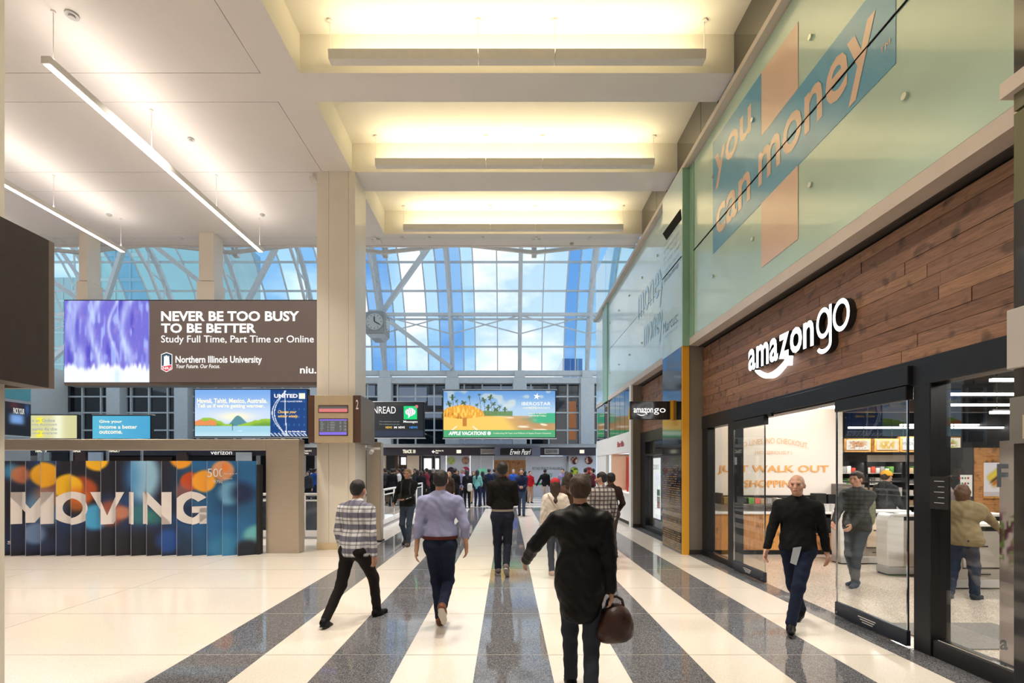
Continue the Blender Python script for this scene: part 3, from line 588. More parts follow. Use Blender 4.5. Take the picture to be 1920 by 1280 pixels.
# added fill lights without fixtures brighten the hall floor
for x, y in ((-6, 2), (-6, 8.5), (-12, 4), (-12, 10), (.15, 2.9), (.15, 8.3), (.15, 5.6)): area('floor_fill', (x, y, 8.20 if x < -1 else 8.25), .5, .5, FILL_W * (1 if x < -1 else .7), (1, .91, .80), (0, 0, -1), 1.75)
for x, y in ((-7, 17), (0, 18), (0, 25), (-9, 27)): area('concourse_fill', (x, y, 7.8), 3, 3, FILL_W * 2.0, (1, .94, .88), (0, 0, -1), 2.0)  # added overhead fill without fixtures, brightens the concourse and far columns
# ================================================================== LARGE LIT BOARD
YB = 13.3; lb = empty('large_screen', (-8, YB, 4.1), 'large brown lit board with white study advertisement and blue painting, hung from the ceiling', 'screen')
bx = lambda px: P(px, 0, YB)[0]; bz = lambda py: P(0, py, YB)[2]
box('casing', M['black'], bx(119.5), -4.7, YB + .01, YB + .35, bz(719), bz(561.5), parent=lb); box('bottom_rail', M['taupemetal'], bx(121), -4.7, YB + .0, YB + .4, bz(722), bz(717.5), parent=lb)
box('lit_face', M['brownlit'], bx(280), -4.72, YB - .01, YB + .01, bz(716.5), bz(563.5), parent=lb)
def paint(U, V):
    x, y = U * 5.3, V * 5.0; c = base(U, (112, 108, 208)); n = vnoise(x * 2.6, y * .55 + 4, 1); n2 = vnoise(x * 6 + 3, y * 1.3, 2); n3 = vnoise(x * 14, y * 3.5, 3)
    c = mixc(c, (78, 72, 190), sm(n, .5, .85)); c = mixc(c, (168, 190, 246), sm(n2, .55, .85) * .8); c = mixc(c, (150, 120, 205), sm(n3, .6, .9) * .5)
    for cx, wd in ((.12, .07), (.36, .05), (.72, .05), (.58, .02)):
        c = mixc(c, (205, 222, 255), np.exp(-((U - cx - .06 * np.sin(V * 7)) / wd) ** 2) * (.35 + .5 * vnoise(x * 8, y * 2, 5)))
    edge = .2 + .07 * (vnoise(x * 7, y * 0 + 3, 6) - .5) + .04 * (vnoise(x * 22, y * 2, 7) - .5) + .02 * np.sin(U * 17)
    c = mixc(c, (236, 240, 250), sm(edge - V, -.03, .04)); return mixc(c, (200, 226, 250), np.exp(-((U - .62) / .03) ** 2) * sm(.2 - V, 0, .1) * .8)
picture('painted_picture', paint, P(120.5, 716.5, YB - .01), (bx(280) - bx(120.5), 0, 0), (0, 0, bz(563.5) - bz(716.5)), 120, 120, M['pic'], lb)
YT = YB - .016
ptext('lettering', 'NEVER BE TOO BUSY', 302, 561, 583, 602, YT, M['txt'], lb, bold=.032); ptext('lettering', 'TO BE BETTER', 302, 480, 606, 624, YT, M['txt'], lb, bold=.032)
ptext('lettering', 'Study Full Time, Part Time or Online', 302, 588.5, 628.5, 646, YT, M['txt'], lb, bold=.008); ptext('lettering', 'Northern Illinois University', 329, 491, 667, 684, YT, M['txt'], lb, bold=.02)
ptext('lettering', 'Your Future. Our Focus.', 329, 412, 682.5, 690, YT, M['txt'], lb, bold=.01, italic=.15); ptext('lettering', 'niu.edu', 562.5, 626, 686, 700, YT, M['txt'], lb, bold=.02)
def poly(name, pts, Y, m, par): return MB().add([P(x, y, Y) for x, y in pts], [tuple(range(len(pts)))]).build(name, m, par)
poly('crest', [(302, 664), (312, 660), (323, 664), (323, 692), (312, 697.5), (302, 692)], YT, M['txt'], lb)
poly('crest', [(303.2, 665), (312, 661.5), (321.8, 665), (321.8, 683), (303.2, 686)], YT - .003, M['navy_print'], lb); poly('crest', [(303.2, 687), (321.8, 684), (321.8, 691.5), (312, 696), (303.2, 691.5)], YT - .003, mat('lit_red', (.02,.02,.02), .4, noise=(9,.02,2), emit=(.75, .05, .08, .9)), lb)
poly('crest', [(307.5, 666), (309, 669), (310.5, 666), (313.5, 666), (315, 669), (317, 666), (318, 683.5), (307, 685.5)], YT - .006, M['txt'], lb)
ptext('lettering', 'NIU', 305, 320, 687.5, 692.5, YT - .007, M['txt'], lb, bold=.02)
for (x0, x1, y0, w0) in ((373, 400, 433, 1), (148, 163, 437, 0)):
    Y = 13.35; t = box('hanging_post', M['column'], P(x0, 0, Y)[0], P(x1, 0, Y)[0], Y, Y + .45, P(0, 526, Y)[2], ZC, label='wide cream post joining the ceiling and the lit board, nearer the middle column' if w0 else 'narrow cream post joining the ceiling and the lit board on the left', cat='post', bevel=.004)
    box('post_sleeve', M['column'], P(x0 - 3, 0, Y)[0], P(x1 + 3, 0, Y)[0], Y - .03, Y + .48, bz(562), P(0, 527.5, Y)[2], parent=t, bevel=.004)
# ================================================================== FAR SCREENS
YS = 28.0
def screen(label, px, py, fn, nu=180, nv=80, Y=YS, frame=1.6, cat='screen', depth=.3):
    t = empty('advert_screen', P((px[0] + px[1]) / 2, py[1], Y), label, cat); a = P(px[0] - frame, py[1] + frame, Y); b = P(px[1] + frame, py[0] - frame, Y)
    box('screen_case', M['black'], a[0], b[0], Y + .02, Y + depth, a[2], b[2], parent=t); box('case_ledge', M['greysteel'], a[0], b[0] + .05, Y, Y + depth + .02, a[2] - .05, a[2], parent=t); box('case_ledge', M['greysteel'], a[0], b[0] + .05, Y, Y + depth + .02, b[2], b[2] + .05, parent=t)
    o = P(px[0], py[1], Y); u = P(px[1], py[0], Y)
    picture('lit_picture', fn, o, (u[0] - o[0], 0, 0), (0, 0, u[2] - o[2]), nu, nv, M['pic'], t)
    for x in (.2, .8): MB().bar((o[0] + (u[0] - o[0]) * x, Y + depth, o[2] + .5), (o[0] + (u[0] - o[0]) * x, 33.2, o[2] + .5) if Y > 25 else (o[0] + (u[0] - o[0]) * x, Y + depth, 0), .08, .08).build('bracket', M['greysteel'], t)
    return t
def lagoon(U, V):
    c = mixc(base(U, (120, 165, 225)), (196, 214, 240), sm(1 - V, 0, .55)); c = mixc(c, (250, 240, 205), np.exp(-((U - .36) / .17) ** 2 - ((V - .42) / .1) ** 2))
    n = vnoise(U * 30, V * 6, 2) * .03; hill = .23 + .17 * np.exp(-((U - .12) / .12) ** 2) + n; mt = .23 + .16 * np.exp(-((U - .37) / .055) ** 2) + .1 * np.exp(-((U - .42) / .06) ** 2); rt = .235 + .13 * sm(U, .36, .64) + n
    c = mixc(c, (88, 140, 150), sm(mt - V, 0, .01)); c = mixc(c, (150, 190, 60), sm(np.maximum(hill * (U < .33), rt * (U > .38)) - V, 0, .01)); c = mixc(c, (70, 130, 50), sm(np.maximum(hill * (U < .33), rt * (U > .38)) - V, .03, .14) * .6)
    hut = ((U < .19) & (V > .23) & (V < .36 - .9 * np.abs((U % .095) - .045))); c[hut] = (225, 140, 80); c[(U < .2) & (V > .17) & (V < .235) & ((U * 60).astype(int) % 2 == 0)] = (90, 110, 110)
    c = mixc(c, (160, 205, 224), sm(.222 - V, 0, .008)); c = mixc(c, (200, 225, 235), sm(.12 - V, 0, .1) * .6)
    c[(np.abs(U - .335) < .004) & (V > .12) & (V < .27)] = (60, 60, 70); c[(np.abs(V - .115) < .008) & (np.abs(U - .4) < .02)] = (230, 235, 230)
    d = U > .672; c[d] = (14, 60, 122); c[d & ((np.abs(((U * 22) % 1) - .5) < .12) & (np.abs(((V * 6) % 1) - .5) < .14))] = (40, 95, 160)
    for cx, k in ((.69, -1.0), (.71, -.55), (.80, .9)):
        xx = .82 + (cx - .82) * np.sin(V * PI * (1.0 if k < 0 else .5)) * (1 if k < 0 else .9); c[d & (np.abs(U - xx) < .0035) & (V < .98)] = (225, 235, 245)
    c[d & (V < .07) & (((U * 90 + V * 40).astype(int)) % 3 == 0)] = (220, 230, 240); return c
t = screen('wide lit airline screen with lagoon picture and blue panel left of the column', (365.5, 575.5), (730.5, 817.5), lagoon)
Yt = YS - .02
ptext('lettering', 'Hawaii, Tahiti, Mexico, Australia.', 369.5, 501, 746.5, 757, Yt, M['txtwarm'], t, bold=.03); ptext('lettering', "Tell us if we're getting warmer.", 369.5, 496, 756.5, 766, Yt, M['txtwarm'], t, bold=.03)
ptext('lettering', 'UNITED', 514, 558, 738.5, 745.5, Yt, M['txt'], t, bold=.03); ptext('lettering', 'A STAR ALLIANCE MEMBER', 526, 567, 751, 753.5, Yt, M['txt'], t)
ptext('lettering', 'Choose your', 520, 555, 769, 776, Yt, M['txtyellow'], t, bold=.02, italic=.2); ptext('lettering', 'winter wisely.', 520, 558.5, 777, 784, Yt, M['txtyellow'], t, bold=.02, italic=.2); ptext('lettering', 'fly the friendly skies', 534, 573, 807, 811, Yt, M['txt'], t, bold=.02)
poly('emblem', [(560.5, 737), (572, 737), (572, 747.5), (560.5, 747.5)], Yt, M['txtwarm'], t)
def beach(U, V):
    c = mixc(base(U, (98, 150, 210)), (170, 200, 225), sm(1 - V, 0, .45)); n = vnoise(U * 16, V * 8, 3); c = mixc(c, (235, 228, 200), sm(n, .62, .8) * sm(V, .55, .7) * .5)
    hz = .52 - .14 * sm(U, .35, .62); c = mixc(c, (60, 150, 130), sm(hz + .04 - V, 0, .01) * (U > .55)); c = mixc(c, (196, 150, 90), sm(hz - V, 0, .04)); c = mixc(c, (240, 196, 92), sm(.48 - V, 0, .05) * sm(.78 - U, 0, .15))
    wv = vnoise(U * 14 + V * 9, V * 26, 8); m = sm(U - .48 - (.5 - V) * .3, 0, .12) * (V < .46); c = mixc(c, (182, 140, 96), m * .7); c = mixc(c, (240, 225, 200), m * sm(wv, .55, .8)); c = mixc(c, (62, 172, 128), sm(U, .74, .86) * sm(V, .28, .33) * (V < .52))
    for px, py, r in ((.08, .86, .03), (.18, .74, .03), (.05, .72, .03), (.12, .78, .02), (.23, .86, .02), (.36, .8, .03), (.30, .7, .02), (.42, .86, .03), (.45, .72, .025), (.5, .66, .02), (.40, .64, .03), (.47, .6, .03), (.55, .6, .025), (.32, .92, .015)):
        d = np.hypot((U - px), (V - py) * .45); a = np.arctan2(V - py, U - px); c = mixc(c, (58, 84, 40), sm(r * (.75 + .35 * np.cos(a * 6 + px * 40)) - d, 0, .006)); c[(np.abs(U - px - (py - V) * .05) < .002) & (V < py) & (V > .5)] = (90, 80, 50)
    bu = .55 + .05 * vnoise(U * 40, V, 5); c = mixc(c, (80, 120, 50), sm(bu - V, 0, .02) * (V > .46) * (U < .62) * .8)
    roof = .26 * np.sqrt(np.clip(1 - ((U - .17) / .2) ** 2, 0, 1)) + .44; th = (V < roof + .02 * (vnoise(U * 60, V, 3) - .5)) & (V > .40 + .35 * ((U - .17) / .2) ** 2 * .2); c[th] = (228, 158, 48); c = mixc(c, (250, 205, 90), th * sm(vnoise(U * 90, V * 14, 9), .5, .8)); c = mixc(c, (170, 100, 30), th * sm(vnoise(U * 70, V * 10, 4), .65, .9) * .8)
    c[(np.abs(U - .19) < .02) & (V < .42) & (V > .24)] = (190, 120, 40); c[(V < .24) & (V > .15) & (np.abs(np.abs(U - .19) - .09 + (V - .2) * .5) < .008)] = (245, 238, 220)
    c[V < .155] = (74, 164, 112); return c
t = screen('wide lit travel screen with a straw parasol on a beach over the hall end', (831.5, 1041), (732.5, 819.5), beach, 220, 100)
ptext('lettering', 'IBEROSTAR', 978.5, 1032.5, 753.5, 759.5, Yt, M['txt'], t, bold=0); ptext('lettering', 'HOTELS & RESORTS', 981, 1031, 763, 766, Yt, M['txtwarm'], t); ptext('lettering', 'ENJOY A BEACH', 991, 1024, 774, 776.5, Yt, M['txtwarm'], t, bold=.01); ptext('lettering', 'UNFORGETTABLE', 991, 1024, 778, 780.5, Yt, M['txtwarm'], t, bold=.01)
ptext('lettering', 'APPLE VACATIONS', 841, 911, 808.5, 815.5, Yt, M['txt'], t, bold=.04, italic=.15); ptext('lettering', 'Celebrating 50 Years and Millions of Apple Dream Vacations', 925, 1033, 810.5, 814, Yt, M['txtwarm'], t)
st = [(1006.5 + (6.8 if i % 2 == 0 else 2.4) * math.sin(i * PI / 5 + .2), 743 - (6.8 if i % 2 == 0 else 2.4) * math.cos(i * PI / 5 + .2)) for i in range(10)]; poly('emblem', st, Yt, M['txt'], t); poly('emblem', [(917 + 3.4 * math.cos(i * PI / 5), 812 + 3.6 * math.sin(i * PI / 5)) for i in range(10)], Yt, M['txt'], t)
def unread(U, V): c = mixc(base(U, (24, 25, 27)), (34, 42, 62), sm(.2 - V, 0, .03)); return mixc(c, (60, 56, 50), np.exp(-((U - .55) / .2) ** 2 - ((V - 1) / .12) ** 2))
t = screen('dark lit screen with a green message bubble, behind the middle column', (680, 793.5), (755, 818.5), unread, 30, 20)
ptext('lettering', 'UNREAD', 690, 742, 762, 775, Yt, M['txt'], t, bold=.0); poly('green_icon', [(757, 761), (782, 761), (782, 786), (757, 786)], Yt, mat('lit_green', (.02,.02,.02), .4, noise=(9,.02,2), emit=(.0, .62, .18, 1)), t)
poly('bubble', [(769.5 + 9.5 * math.cos(i * PI / 8), 772 + 7.5 * math.sin(i * PI / 8)) for i in range(16)], Yt - .01, M['txt'], t); poly('bubble', [(766, 777), (771, 778), (765, 784)], Yt - .012, M['txt'], t); poly('red_dot', [(781 + 3.2 * math.cos(i * PI / 5), 762 + 3.2 * math.sin(i * PI / 5)) for i in range(10)], Yt - .014, M['scr_pink'], t)
ptext('lettering', 'Messages', 756.5, 783, 788, 793.5, Yt, M['txt'], t, bold=.01); ptext('lettering', 'NETWORK UP!', 762, 777, 765, 779, Yt - .02, M['navy_print'], t)
for (a0, a1, y0, mm) in ((723, 735, 799, 'txtyellow'), (739, 744, 799, 'txt'), (747, 759, 799, 'txt'), (768, 783, 799, 'lightblue_print')): ptext('lettering', 'NEWS' if a0 != 739 else 'M', a0, a1, y0, y0 + 4, Yt, M[mm] if mm != 'lightblue_print' else mat('lit_blue', (.02,.02,.02), .4, noise=(9,.02,2), emit=(.05, .3, .8, 1)), t, bold=.02)
for k in range(2): ptext('lettering', 'The notifications you get', 711, 749, 789 + k * 5, 791.5 + k * 5, Yt, M['txtgrey'], t)
def acct(U, V): c = mixc(base(U, (206, 202, 150)), (238, 240, 214), np.exp(-((U - .6) / .12) ** 2) * .8); return mixc(c, (244, 232, 30), np.exp(-((U - .2) / .08) ** 4) * np.maximum(np.exp(-((V - .78) / .13) ** 4), np.exp(-((V - .2) / .15) ** 4)) * .9)
t = screen('small pale yellow lit screen about an online account, at the left edge', (57, 144), (778.5, 821.5), acct, 60, 30, 22.6, 1.4, depth=.2)
for s, x1, y in (('n an Online', 103, 785), ('ngs Account', 107, 793), ('earns 4x the', 107, 801), ('onal average', 107, 809)): ptext('lettering', s, 60, x1, y, y + 6, 22.57, M['txtgrey'], t, bold=.02)
def inc(U, V): return mixc(base(U, (88, 176, 206)), (70, 158, 200), U)
t = screen('small light blue lit screen about income, over the beige portal', (173.5, 281.5), (779.5, 822), inc, 20, 10, 22.6, 1.4, depth=.2)
for s, x1, y in (('Give your', 229, 787), ('income a better', 257, 796.5), ('outcome.', 229.5, 806)): ptext('lettering', s, 186, x1, y, y + 7, 22.57, M['txtwarm'], t, bold=.02)
# left side wall with its picture
wl = empty('wall_left', (-19.5, 18, 0)); wl['kind'] = 'structure'; XW = -19.5
def lw(name, m, px0, px1, yt, yb, d=0): 
    Y0, Y1 = XW * FP / (px0 - VX), XW * FP / (px1 - VX); k = lambda y, Y: CH + (VY - y) / FP * Y
    return box(name, m, XW - .3, XW + d, min(Y0, Y1), max(Y0, Y1), k(yb, (Y0 + Y1) / 2), k(yt, (Y0 + Y1) / 2), parent=wl)
lw('aqua_panel', mat('teal_glass_panel', (.14, .42, .44), .25, noise=(1, .05, 2), coat=.4), 8, 57, 724, 749, .02); lw('fascia', M['greysteel'], 8, 57, 749.5, 755, .03); lw('wall_base', M['greysteel'], 8, 57, 819, 878, .0)
def sneaker(U, V):
    c = base(U, (14, 12, 20)); c = mixc(c, (70, 26, 30), np.exp(-((U - .35) / .25) ** 2 - ((V - .88) / .12) ** 2)); c = mixc(c, (110, 150, 205), np.exp(-((U - .45) / .3) ** 4 - ((V - .48) / .16) ** 4)); c = mixc(c, (50, 90, 150), np.exp(-((U - .85) / .1) ** 2 - ((V - .8) / .2) ** 2) * .8); return c
Y0 = XW * FP / (8 - VX); Y1 = XW * FP / (57 - VX); zb = CH + (VY - 818) / FP * Y1; zt = CH + (VY - 756) / FP * Y1
picture('lit_picture', sneaker, (XW + .02, Y0, zb), (0, Y1 - Y0, 0), (0, 0, zt - zb), 40, 40, M['pic'], wl); text('lettering', 'PACK YOUR', (XW + .05, Y0 + .3, zb + (zt - zb) * .64), (0, 1, 0), EZ, Y1 - Y0 - .6, .22, M['txt'], wl)
# ================================================================== PORTAL AND FOLDED WALL
po = empty('steel_portal', (-7, 10.2, 0), 'wide brushed steel portal frame with a broad post beside the middle column', 'frame')
Yp = 10.17; box('post', M['steel'], P(498.5, 0, Yp)[0], P(560.5, 0, Yp)[0], Yp, Yp + .28, 0, P(0, 823, Yp)[2], parent=po, bevel=.006)
box('lintel', M['steel'], -11.6, P(498.3, 0, Yp)[0], Yp + .01, Yp + .26, P(0, 843.5, Yp)[2], P(0, 823, Yp)[2], parent=po, bevel=.006); box('post', M['steel'], -12.2, -11.6, Yp, Yp + .28, 0, P(0, 823, Yp)[2], parent=po)
Yn, Yf = 9.84, 10.03; edges = [20 - 28.2 * 3 + i * 28.15 for i in range(3)] + [20, 48, 76, 105, 133, 161, 189, 217, 245.6, 274.6, 303, 331.5, 360, 388, 416.9, 445.5, 473]
ex = [(e - VX) / FP * Yn for e in edges]
mw = empty('folded_display_wall', (-7.7, 9.95, 0), 'folded exhibition wall of tall printed panels with white MOVING letters under the portal', 'display wall')
ztop = 1.935; UX0, UX1 = ex[3], ex[-1]
def bok(x, z):
    U = (x - UX0) / (UX1 - UX0); V = z / ztop; X = U * 453 ; Yy = (1 - V) * 177
    c = base(X, (22, 22, 40)); c = mixc(c, (28, 62, 120), sm(vnoise(X / 60 + 2, Yy / 40, 3), .45, .8)); c = mixc(c, (38, 118, 178), sm(X, 270, 360) * (.55 + .4 * vnoise(X / 45, Yy / 40, 5))); c = mixc(c, (26, 22, 28), np.exp(-((X - 200) / 130) ** 4) * sm(Yy, 100, 150) * .85)
    def blob(cx, cy, rx, col, k=1.0, s=4, ry=None): nonlocal c; ry = ry or rx; d = np.sqrt(((X - cx) / rx) ** 2 + ((Yy - cy) / ry) ** 2); c = mixc(c, col, k * sm(1 + s / rx - d, 0, 2 * s / rx))
    blob(-5, 20, 16, (70, 170, 225), .8, 8); blob(16, 26, 17, (205, 120, 80), .9, 5); blob(60, 85, 34, (110, 165, 215), .8, 12); blob(66, 60, 26, (210, 110, 60), .6, 10); blob(42, 136, 20, (122, 152, 200), .85, 6); blob(130, 55, 26, (210, 88, 35), .85, 6)
    blob(57, 26, 24, (244, 176, 35), 1, 3); blob(104, 48, 24, (248, 192, 32), 1, 3); blob(158, -2, 21, (250, 190, 35), 1, 3); blob(122, 72, 22, (230, 120, 35), .7, 8); blob(155, 105, 24, (72, 172, 225), .95, 6); blob(185, 98, 24, (190, 90, 60), .8, 8); blob(205, 97, 12, (200, 130, 100), .9, 5)
    blob(245, 28, 28, (150, 195, 225), 1, 9, ry=50); blob(222, 30, 14, (50, 130, 200), .7, 10, ry=40); blob(240, 100, 20, (60, 140, 140), .7, 9); blob(265, 105, 14, (60, 150, 120), .6, 8); blob(314, -5, 20, (250, 165, 40), 1, 3); blob(334, 38, 18, (205, 78, 28), 1, 3); blob(320, 58, 16, (190, 100, 90), .6, 8)
    blob(360, 38, 21, (252, 172, 52), 1, 3); blob(394, 18, 20, (235, 160, 110), .95, 3); blob(398, 12, 8, (248, 130, 40), .8, 4); blob(330, 100, 18, (20, 40, 80), .8, 8); blob(406, 60, 22, (120, 185, 225), .85, 7); blob(290, 150, 22, (30, 90, 180), .8, 8); blob(400, 165, 30, (70, 160, 205), .6, 12); blob(430, 60, 20, (20, 30, 70), .8, 10); blob(452, 140, 18, (120, 200, 205), .9, 7); blob(440, 170, 22, (25, 25, 40), .9, 8)
    return c
for i, (a, b) in enumerate(zip(ex[:-1], ex[1:])):
    t0, t1 = 24, 90; U, V = np.meshgrid(np.linspace(0, 1, t0), np.linspace(0, 1, t1), indexing='ij')
    bb = b - .012
    f = lambda U, V, a=a, b=b: bok(a + U * (b - a), V * ztop)
    pn = picture('printed_panel', f, (a, Yn, 0), (bb - a, Yf - Yn, 0), (0, 0, ztop), t0, t1, M['print'], mw)
    MB().prism([(a, Yn + .004), (bb, Yf + .004), (bb, Yf + .02), (a + .012, Yn + .02)], 0, ztop, 'z').build('panel_board', M['white'], mw)
    MB().box(a - .003, a + .003, Yn - .003, Yn + .01, 0, ztop).build('panel_edge', mat('pale_edge', (.35, .38, .45), .4, noise=(5, .05, 2)) if i == 0 else bpy.data.materials['pale_edge'], mw)
box('end_board', M['black'], ex[-1], ex[-1] + .06, Yf - .02, Yf + .12, 0, 1.86, parent=mw)
def saw_polys(polys, px0, px1, py0, py1, m):
    x0, x1 = [(p - VX) / FP * 9.93 for p in (px0, px1)]; z0, z1 = CH + (VY - py1) / FP * 9.93, CH + (VY - py0) / FP * 9.93; mb = MB()
    for pl in polys:
        bm = bmesh.new()
        try: bm.faces.new([bm.verts.new((x0 + u * (x1 - x0), 0, z0 + v * (z1 - z0))) for u, v in pl])
        except ValueError: continue
        for e in ex: bmesh.ops.bisect_plane(bm, geom=list(bm.verts) + list(bm.edges) + list(bm.faces), plane_co=(e, 0, 0), plane_no=(1, 0, 0))
        for f in bm.faces:
            cx = f.calc_center_median().x; i = max(k for k in range(len(ex)) if ex[k] <= cx or k == 0); a, b = ex[i], ex[min(i + 1, len(ex) - 1)]
            mb.add([(v.co.x, Yn + (Yf - Yn) * (v.co.x - a) / max(b - a, .01) - .005, v.co.z) for v in f.verts], [tuple(range(len(f.verts)))])
        bm.free()
    return mb.build('printed_lettering', m, mw)
def saw_text(s, px0, px1, py0, py1, m, bold):
    vs, fs = glyphs(s, bold); lo, hi = vs.min(0), vs.max(0); q = (vs - lo) / (hi - lo); return saw_polys([[tuple(q[i]) for i in f] for f in fs], px0, px1, py0, py1, m)
def ring(a0, a1, iu, iv, n=44):
    out = []
    for i in range(n):
        t0, t1 = [math.radians(a0 + (a1 - a0) * (i + d) / n) for d in (0, 1)]; out.append([(.5 + .5 * math.cos(t0), .5 + .5 * math.sin(t0)), (.5 + .5 * math.cos(t1), .5 + .5 * math.sin(t1)), (.5 + iu * math.cos(t1), .5 + iv * math.sin(t1)), (.5 + iu * math.cos(t0), .5 + iv * math.sin(t0))])
    return out
rc_ = lambda a, b, c, d: [(a, c), (b, c), (b, d), (a, d)]
LT = {'M': [rc_(0, .24, 0, 1), rc_(.76, 1, 0, 1), [(.0, 1), (.28, 1), (.5, .48), (.5, .04), (.43, .04)], [(1, 1), (.72, 1), (.5, .48), (.5, .04), (.57, .04)]],
      'O': ring(0, 360, .26, .30), 'V': [[(0, 1), (.29, 1), (.5, .27), (.5, 0), (.37, 0)], [(1, 1), (.71, 1), (.5, .27), (.5, 0), (.63, 0)]], 'I': [rc_(0, 1, 0, 1)],
      'N': [rc_(0, .27, 0, 1), rc_(.73, 1, 0, 1), [(0, 1), (.27, 1), (1, 0), (.73, 0)]], 'G': ring(38, 330, .26, .30, 36) + [rc_(.52, 1, .36, .55), rc_(.74, 1, .02, .5)]}
for s, a, b, y0, y1 in (('M', 23.5, 100, 922, 981.5), ('O', 105, 170.5, 920.5, 983), ('V', 173.5, 234.5, 922, 982), ('I', 240.5, 255.5, 922, 982), ('N', 267.5, 322, 922, 982), ('G', 331.5, 391, 920.5, 983)): saw_polys(LT[s], a, b, y0, y1, M['printwhite'])
saw_text('s', 14, 19.5, 1014, 1020, M['printwhite'], 0); saw_text('500', 394, 417, 878, 894, M['printwhite'], 0); saw_text('W.MAD', 401, 416, 899, 906, M['printwhite'], 0); saw_text('WEST', 424, 443, 887, 889, M['printwhite'], 0); saw_text('MONROE', 424, 436, 896, 898, M['printwhite'], 0)
# ================================================================== END OF THE CONCOURSE
YW = 30.5; fw = empty('wall_back', (0, YW, 0)); fw['kind'] = 'structure'
def fb(name, m, px0, px1, py0, py1, Y=YW, d=.3, par=fw): a = P(px0, py1, Y); b = P(px1, py0, Y); return box(name, m, a[0], b[0], Y, Y + d, a[2], b[2], parent=par)
fb('sign_band', M['signband'], -40, 1117.5, 838.5, 853.5, 29.8, .5); fb('band_top', M['greysteel'], -40, 1118, 835.5, 838.5, 29.75, .6)
fb('hoarding', M['skin_panel'], 828, 901, 853, 931.5); fb('hoarding', M['skin_panel'], 901.6, 924.5, 853, 931.5)
fb('timber_recess', M['woodlight'], 925.5, 986, 862, 931.5, 31.2, .2); fb('recess_head', M['greysteel'], 925, 986, 853, 862, 30.6, .4); fb('recess_door', M['woodh'], 929, 955, 866, 931.5, 31.15, .04); fb('recess_door', M['woodh'], 956.5, 982, 866, 931.5, 31.15, .04)
fb('hoarding', M['skin_panel'], 986.5, 1063, 855, 931.5); fb('hoarding', M['skin_panel'], 1064.5, 1118, 853, 931.5, YW - .1)
fb('steel_strip', M['chrome'], 1063, 1066, 855, 931, YW - .14, .1); fb('green_strip', mat('green_skirting', (.05, .30, .12), .4, noise=(5, .05, 2)), 1000, 1062, 905, 909, YW - .02, .02)
fb('lit_strip', M['scr_white'], 836.2, 837.2, 854, 890, YW - .02, .02); fb('lit_strip', M['scr_white'], 881, 882, 854, 890, YW - .02, .02)
for cx, cy, c1_, c2_ in ((845.8, 863, (170, 190, 100), (196, 210, 140)), (873, 863, (150, 110, 100), (190, 150, 130)), (845.5, 882.5, (60, 40, 60), (120, 60, 80)), (873, 882, (170, 40, 80), (200, 60, 90)), (1077, 863, (90, 20, 22), (240, 215, 190)), (1104, 863, (90, 20, 22), (240, 200, 170)), (1077, 882.5, (50, 60, 30), (190, 200, 50)), (1104, 882.5, (110, 20, 25), (210, 70, 60))):
    Y = YW - .13 if cx > 1000 else YW - .02; c = P(cx, cy, Y); R_ = 7.3 / FP * Y; mb = MB(); n = 24; rings = 6; vs = [c]; 
    for q in range(1, rings + 1): vs += [(c[0] + R_ * q / rings * math.cos(i * 2 * PI / n), Y, c[2] + R_ * q / rings * math.sin(i * 2 * PI / n)) for i in range(n)]
    fs = [(0, 1 + i, 1 + (i + 1) % n) for i in range(n)] + [(1 + (q - 1) * n + i, 1 + q * n + i, 1 + q * n + (i + 1) % n, 1 + (q - 1) * n + (i + 1) % n) for q in range(1, rings) for i in range(n)]
    me = bpy.data.meshes.new('food_disc'); me.from_pydata(vs, [], fs); me.materials.append(M['print']); va = np.array(vs); k = sm(vnoise((va[:, 0] - c[0]) * 9 + 20, (va[:, 2] - c[2]) * 9 + 20, int(cx + cy) % 50), .4, .6); rim = np.hypot(va[:, 0] - c[0], va[:, 2] - c[2]) > R_ * .9
    col_ = mixc(base(k, c1_), c2_, k); col_[rim] = c1_; rg = np.ones((len(vs), 4)); rg[:, :3] = lin(col_); me.color_attributes.new('Col', 'FLOAT_COLOR', 'POINT').data.foreach_set('color', rg.ravel()); link('food_disc', me, fw)
ptext('lettering', '500', 898, 911, 878, 887, YW - .02, M['txtgreen'], fw); ptext('lettering', 'RETAIL SPACE AVAILABLE', 998, 1054, 875.5, 880.5, YW - .02, M['txtdarkgrey'], fw); ptext('lettering', '500', 1017, 1035, 887, 894, YW - .02, mat('green_print', (.10, .35, .18), .5, noise=(5, .05, 2)), fw)
Yb = 29.78
ptext('lettering', 'TRACK 10', 755, 779, 842.5, 849.5, Yb, M['txtwarm'], fw, bold=.04); ptext('lettering', 'Madison St.\nExit', 817, 832, 843, 850, Yb, M['txtwarm'], fw, bold=.02); ptext('lettering', 'Tracks 8-12\nTickets', 570, 584, 843, 851, Yb, M['txtwarm'], fw, bold=.02)
for ax in (809.5, 563): poly('arrow', [(ax, 846.5), (ax + 3.4, 843.3), (ax + 3.4, 845.7), (ax + 6.5, 845.7), (ax + 6.5, 847.4), (ax + 3.4, 847.4), (ax + 3.4, 849.8)], Yb, M['txt'], fw)
for s, a, b in (('TRACK 8', 65, 87), ('TRACK', 135.5, 151.5), ('TRACK 7', 203.5, 225)): ptext('lettering', s, a, b, 841, 847.5, Yb, M['txtwarm'], fw, bold=.04)
for a in (856, 1087): fb('exit_light', M['txtwarm'], a, a + 8.5, 843, 849.5, 29.77, .02)
ptext('lettering', 'verizon', 395, 435, 844, 852, 29.7, M['txt'], fw)
fb('grille', M['greysteel'], 901, 928, 841, 851, 29.6, .2); fb('grille', M['greysteel'], 1021, 1048, 841, 851, 29.6, .2)
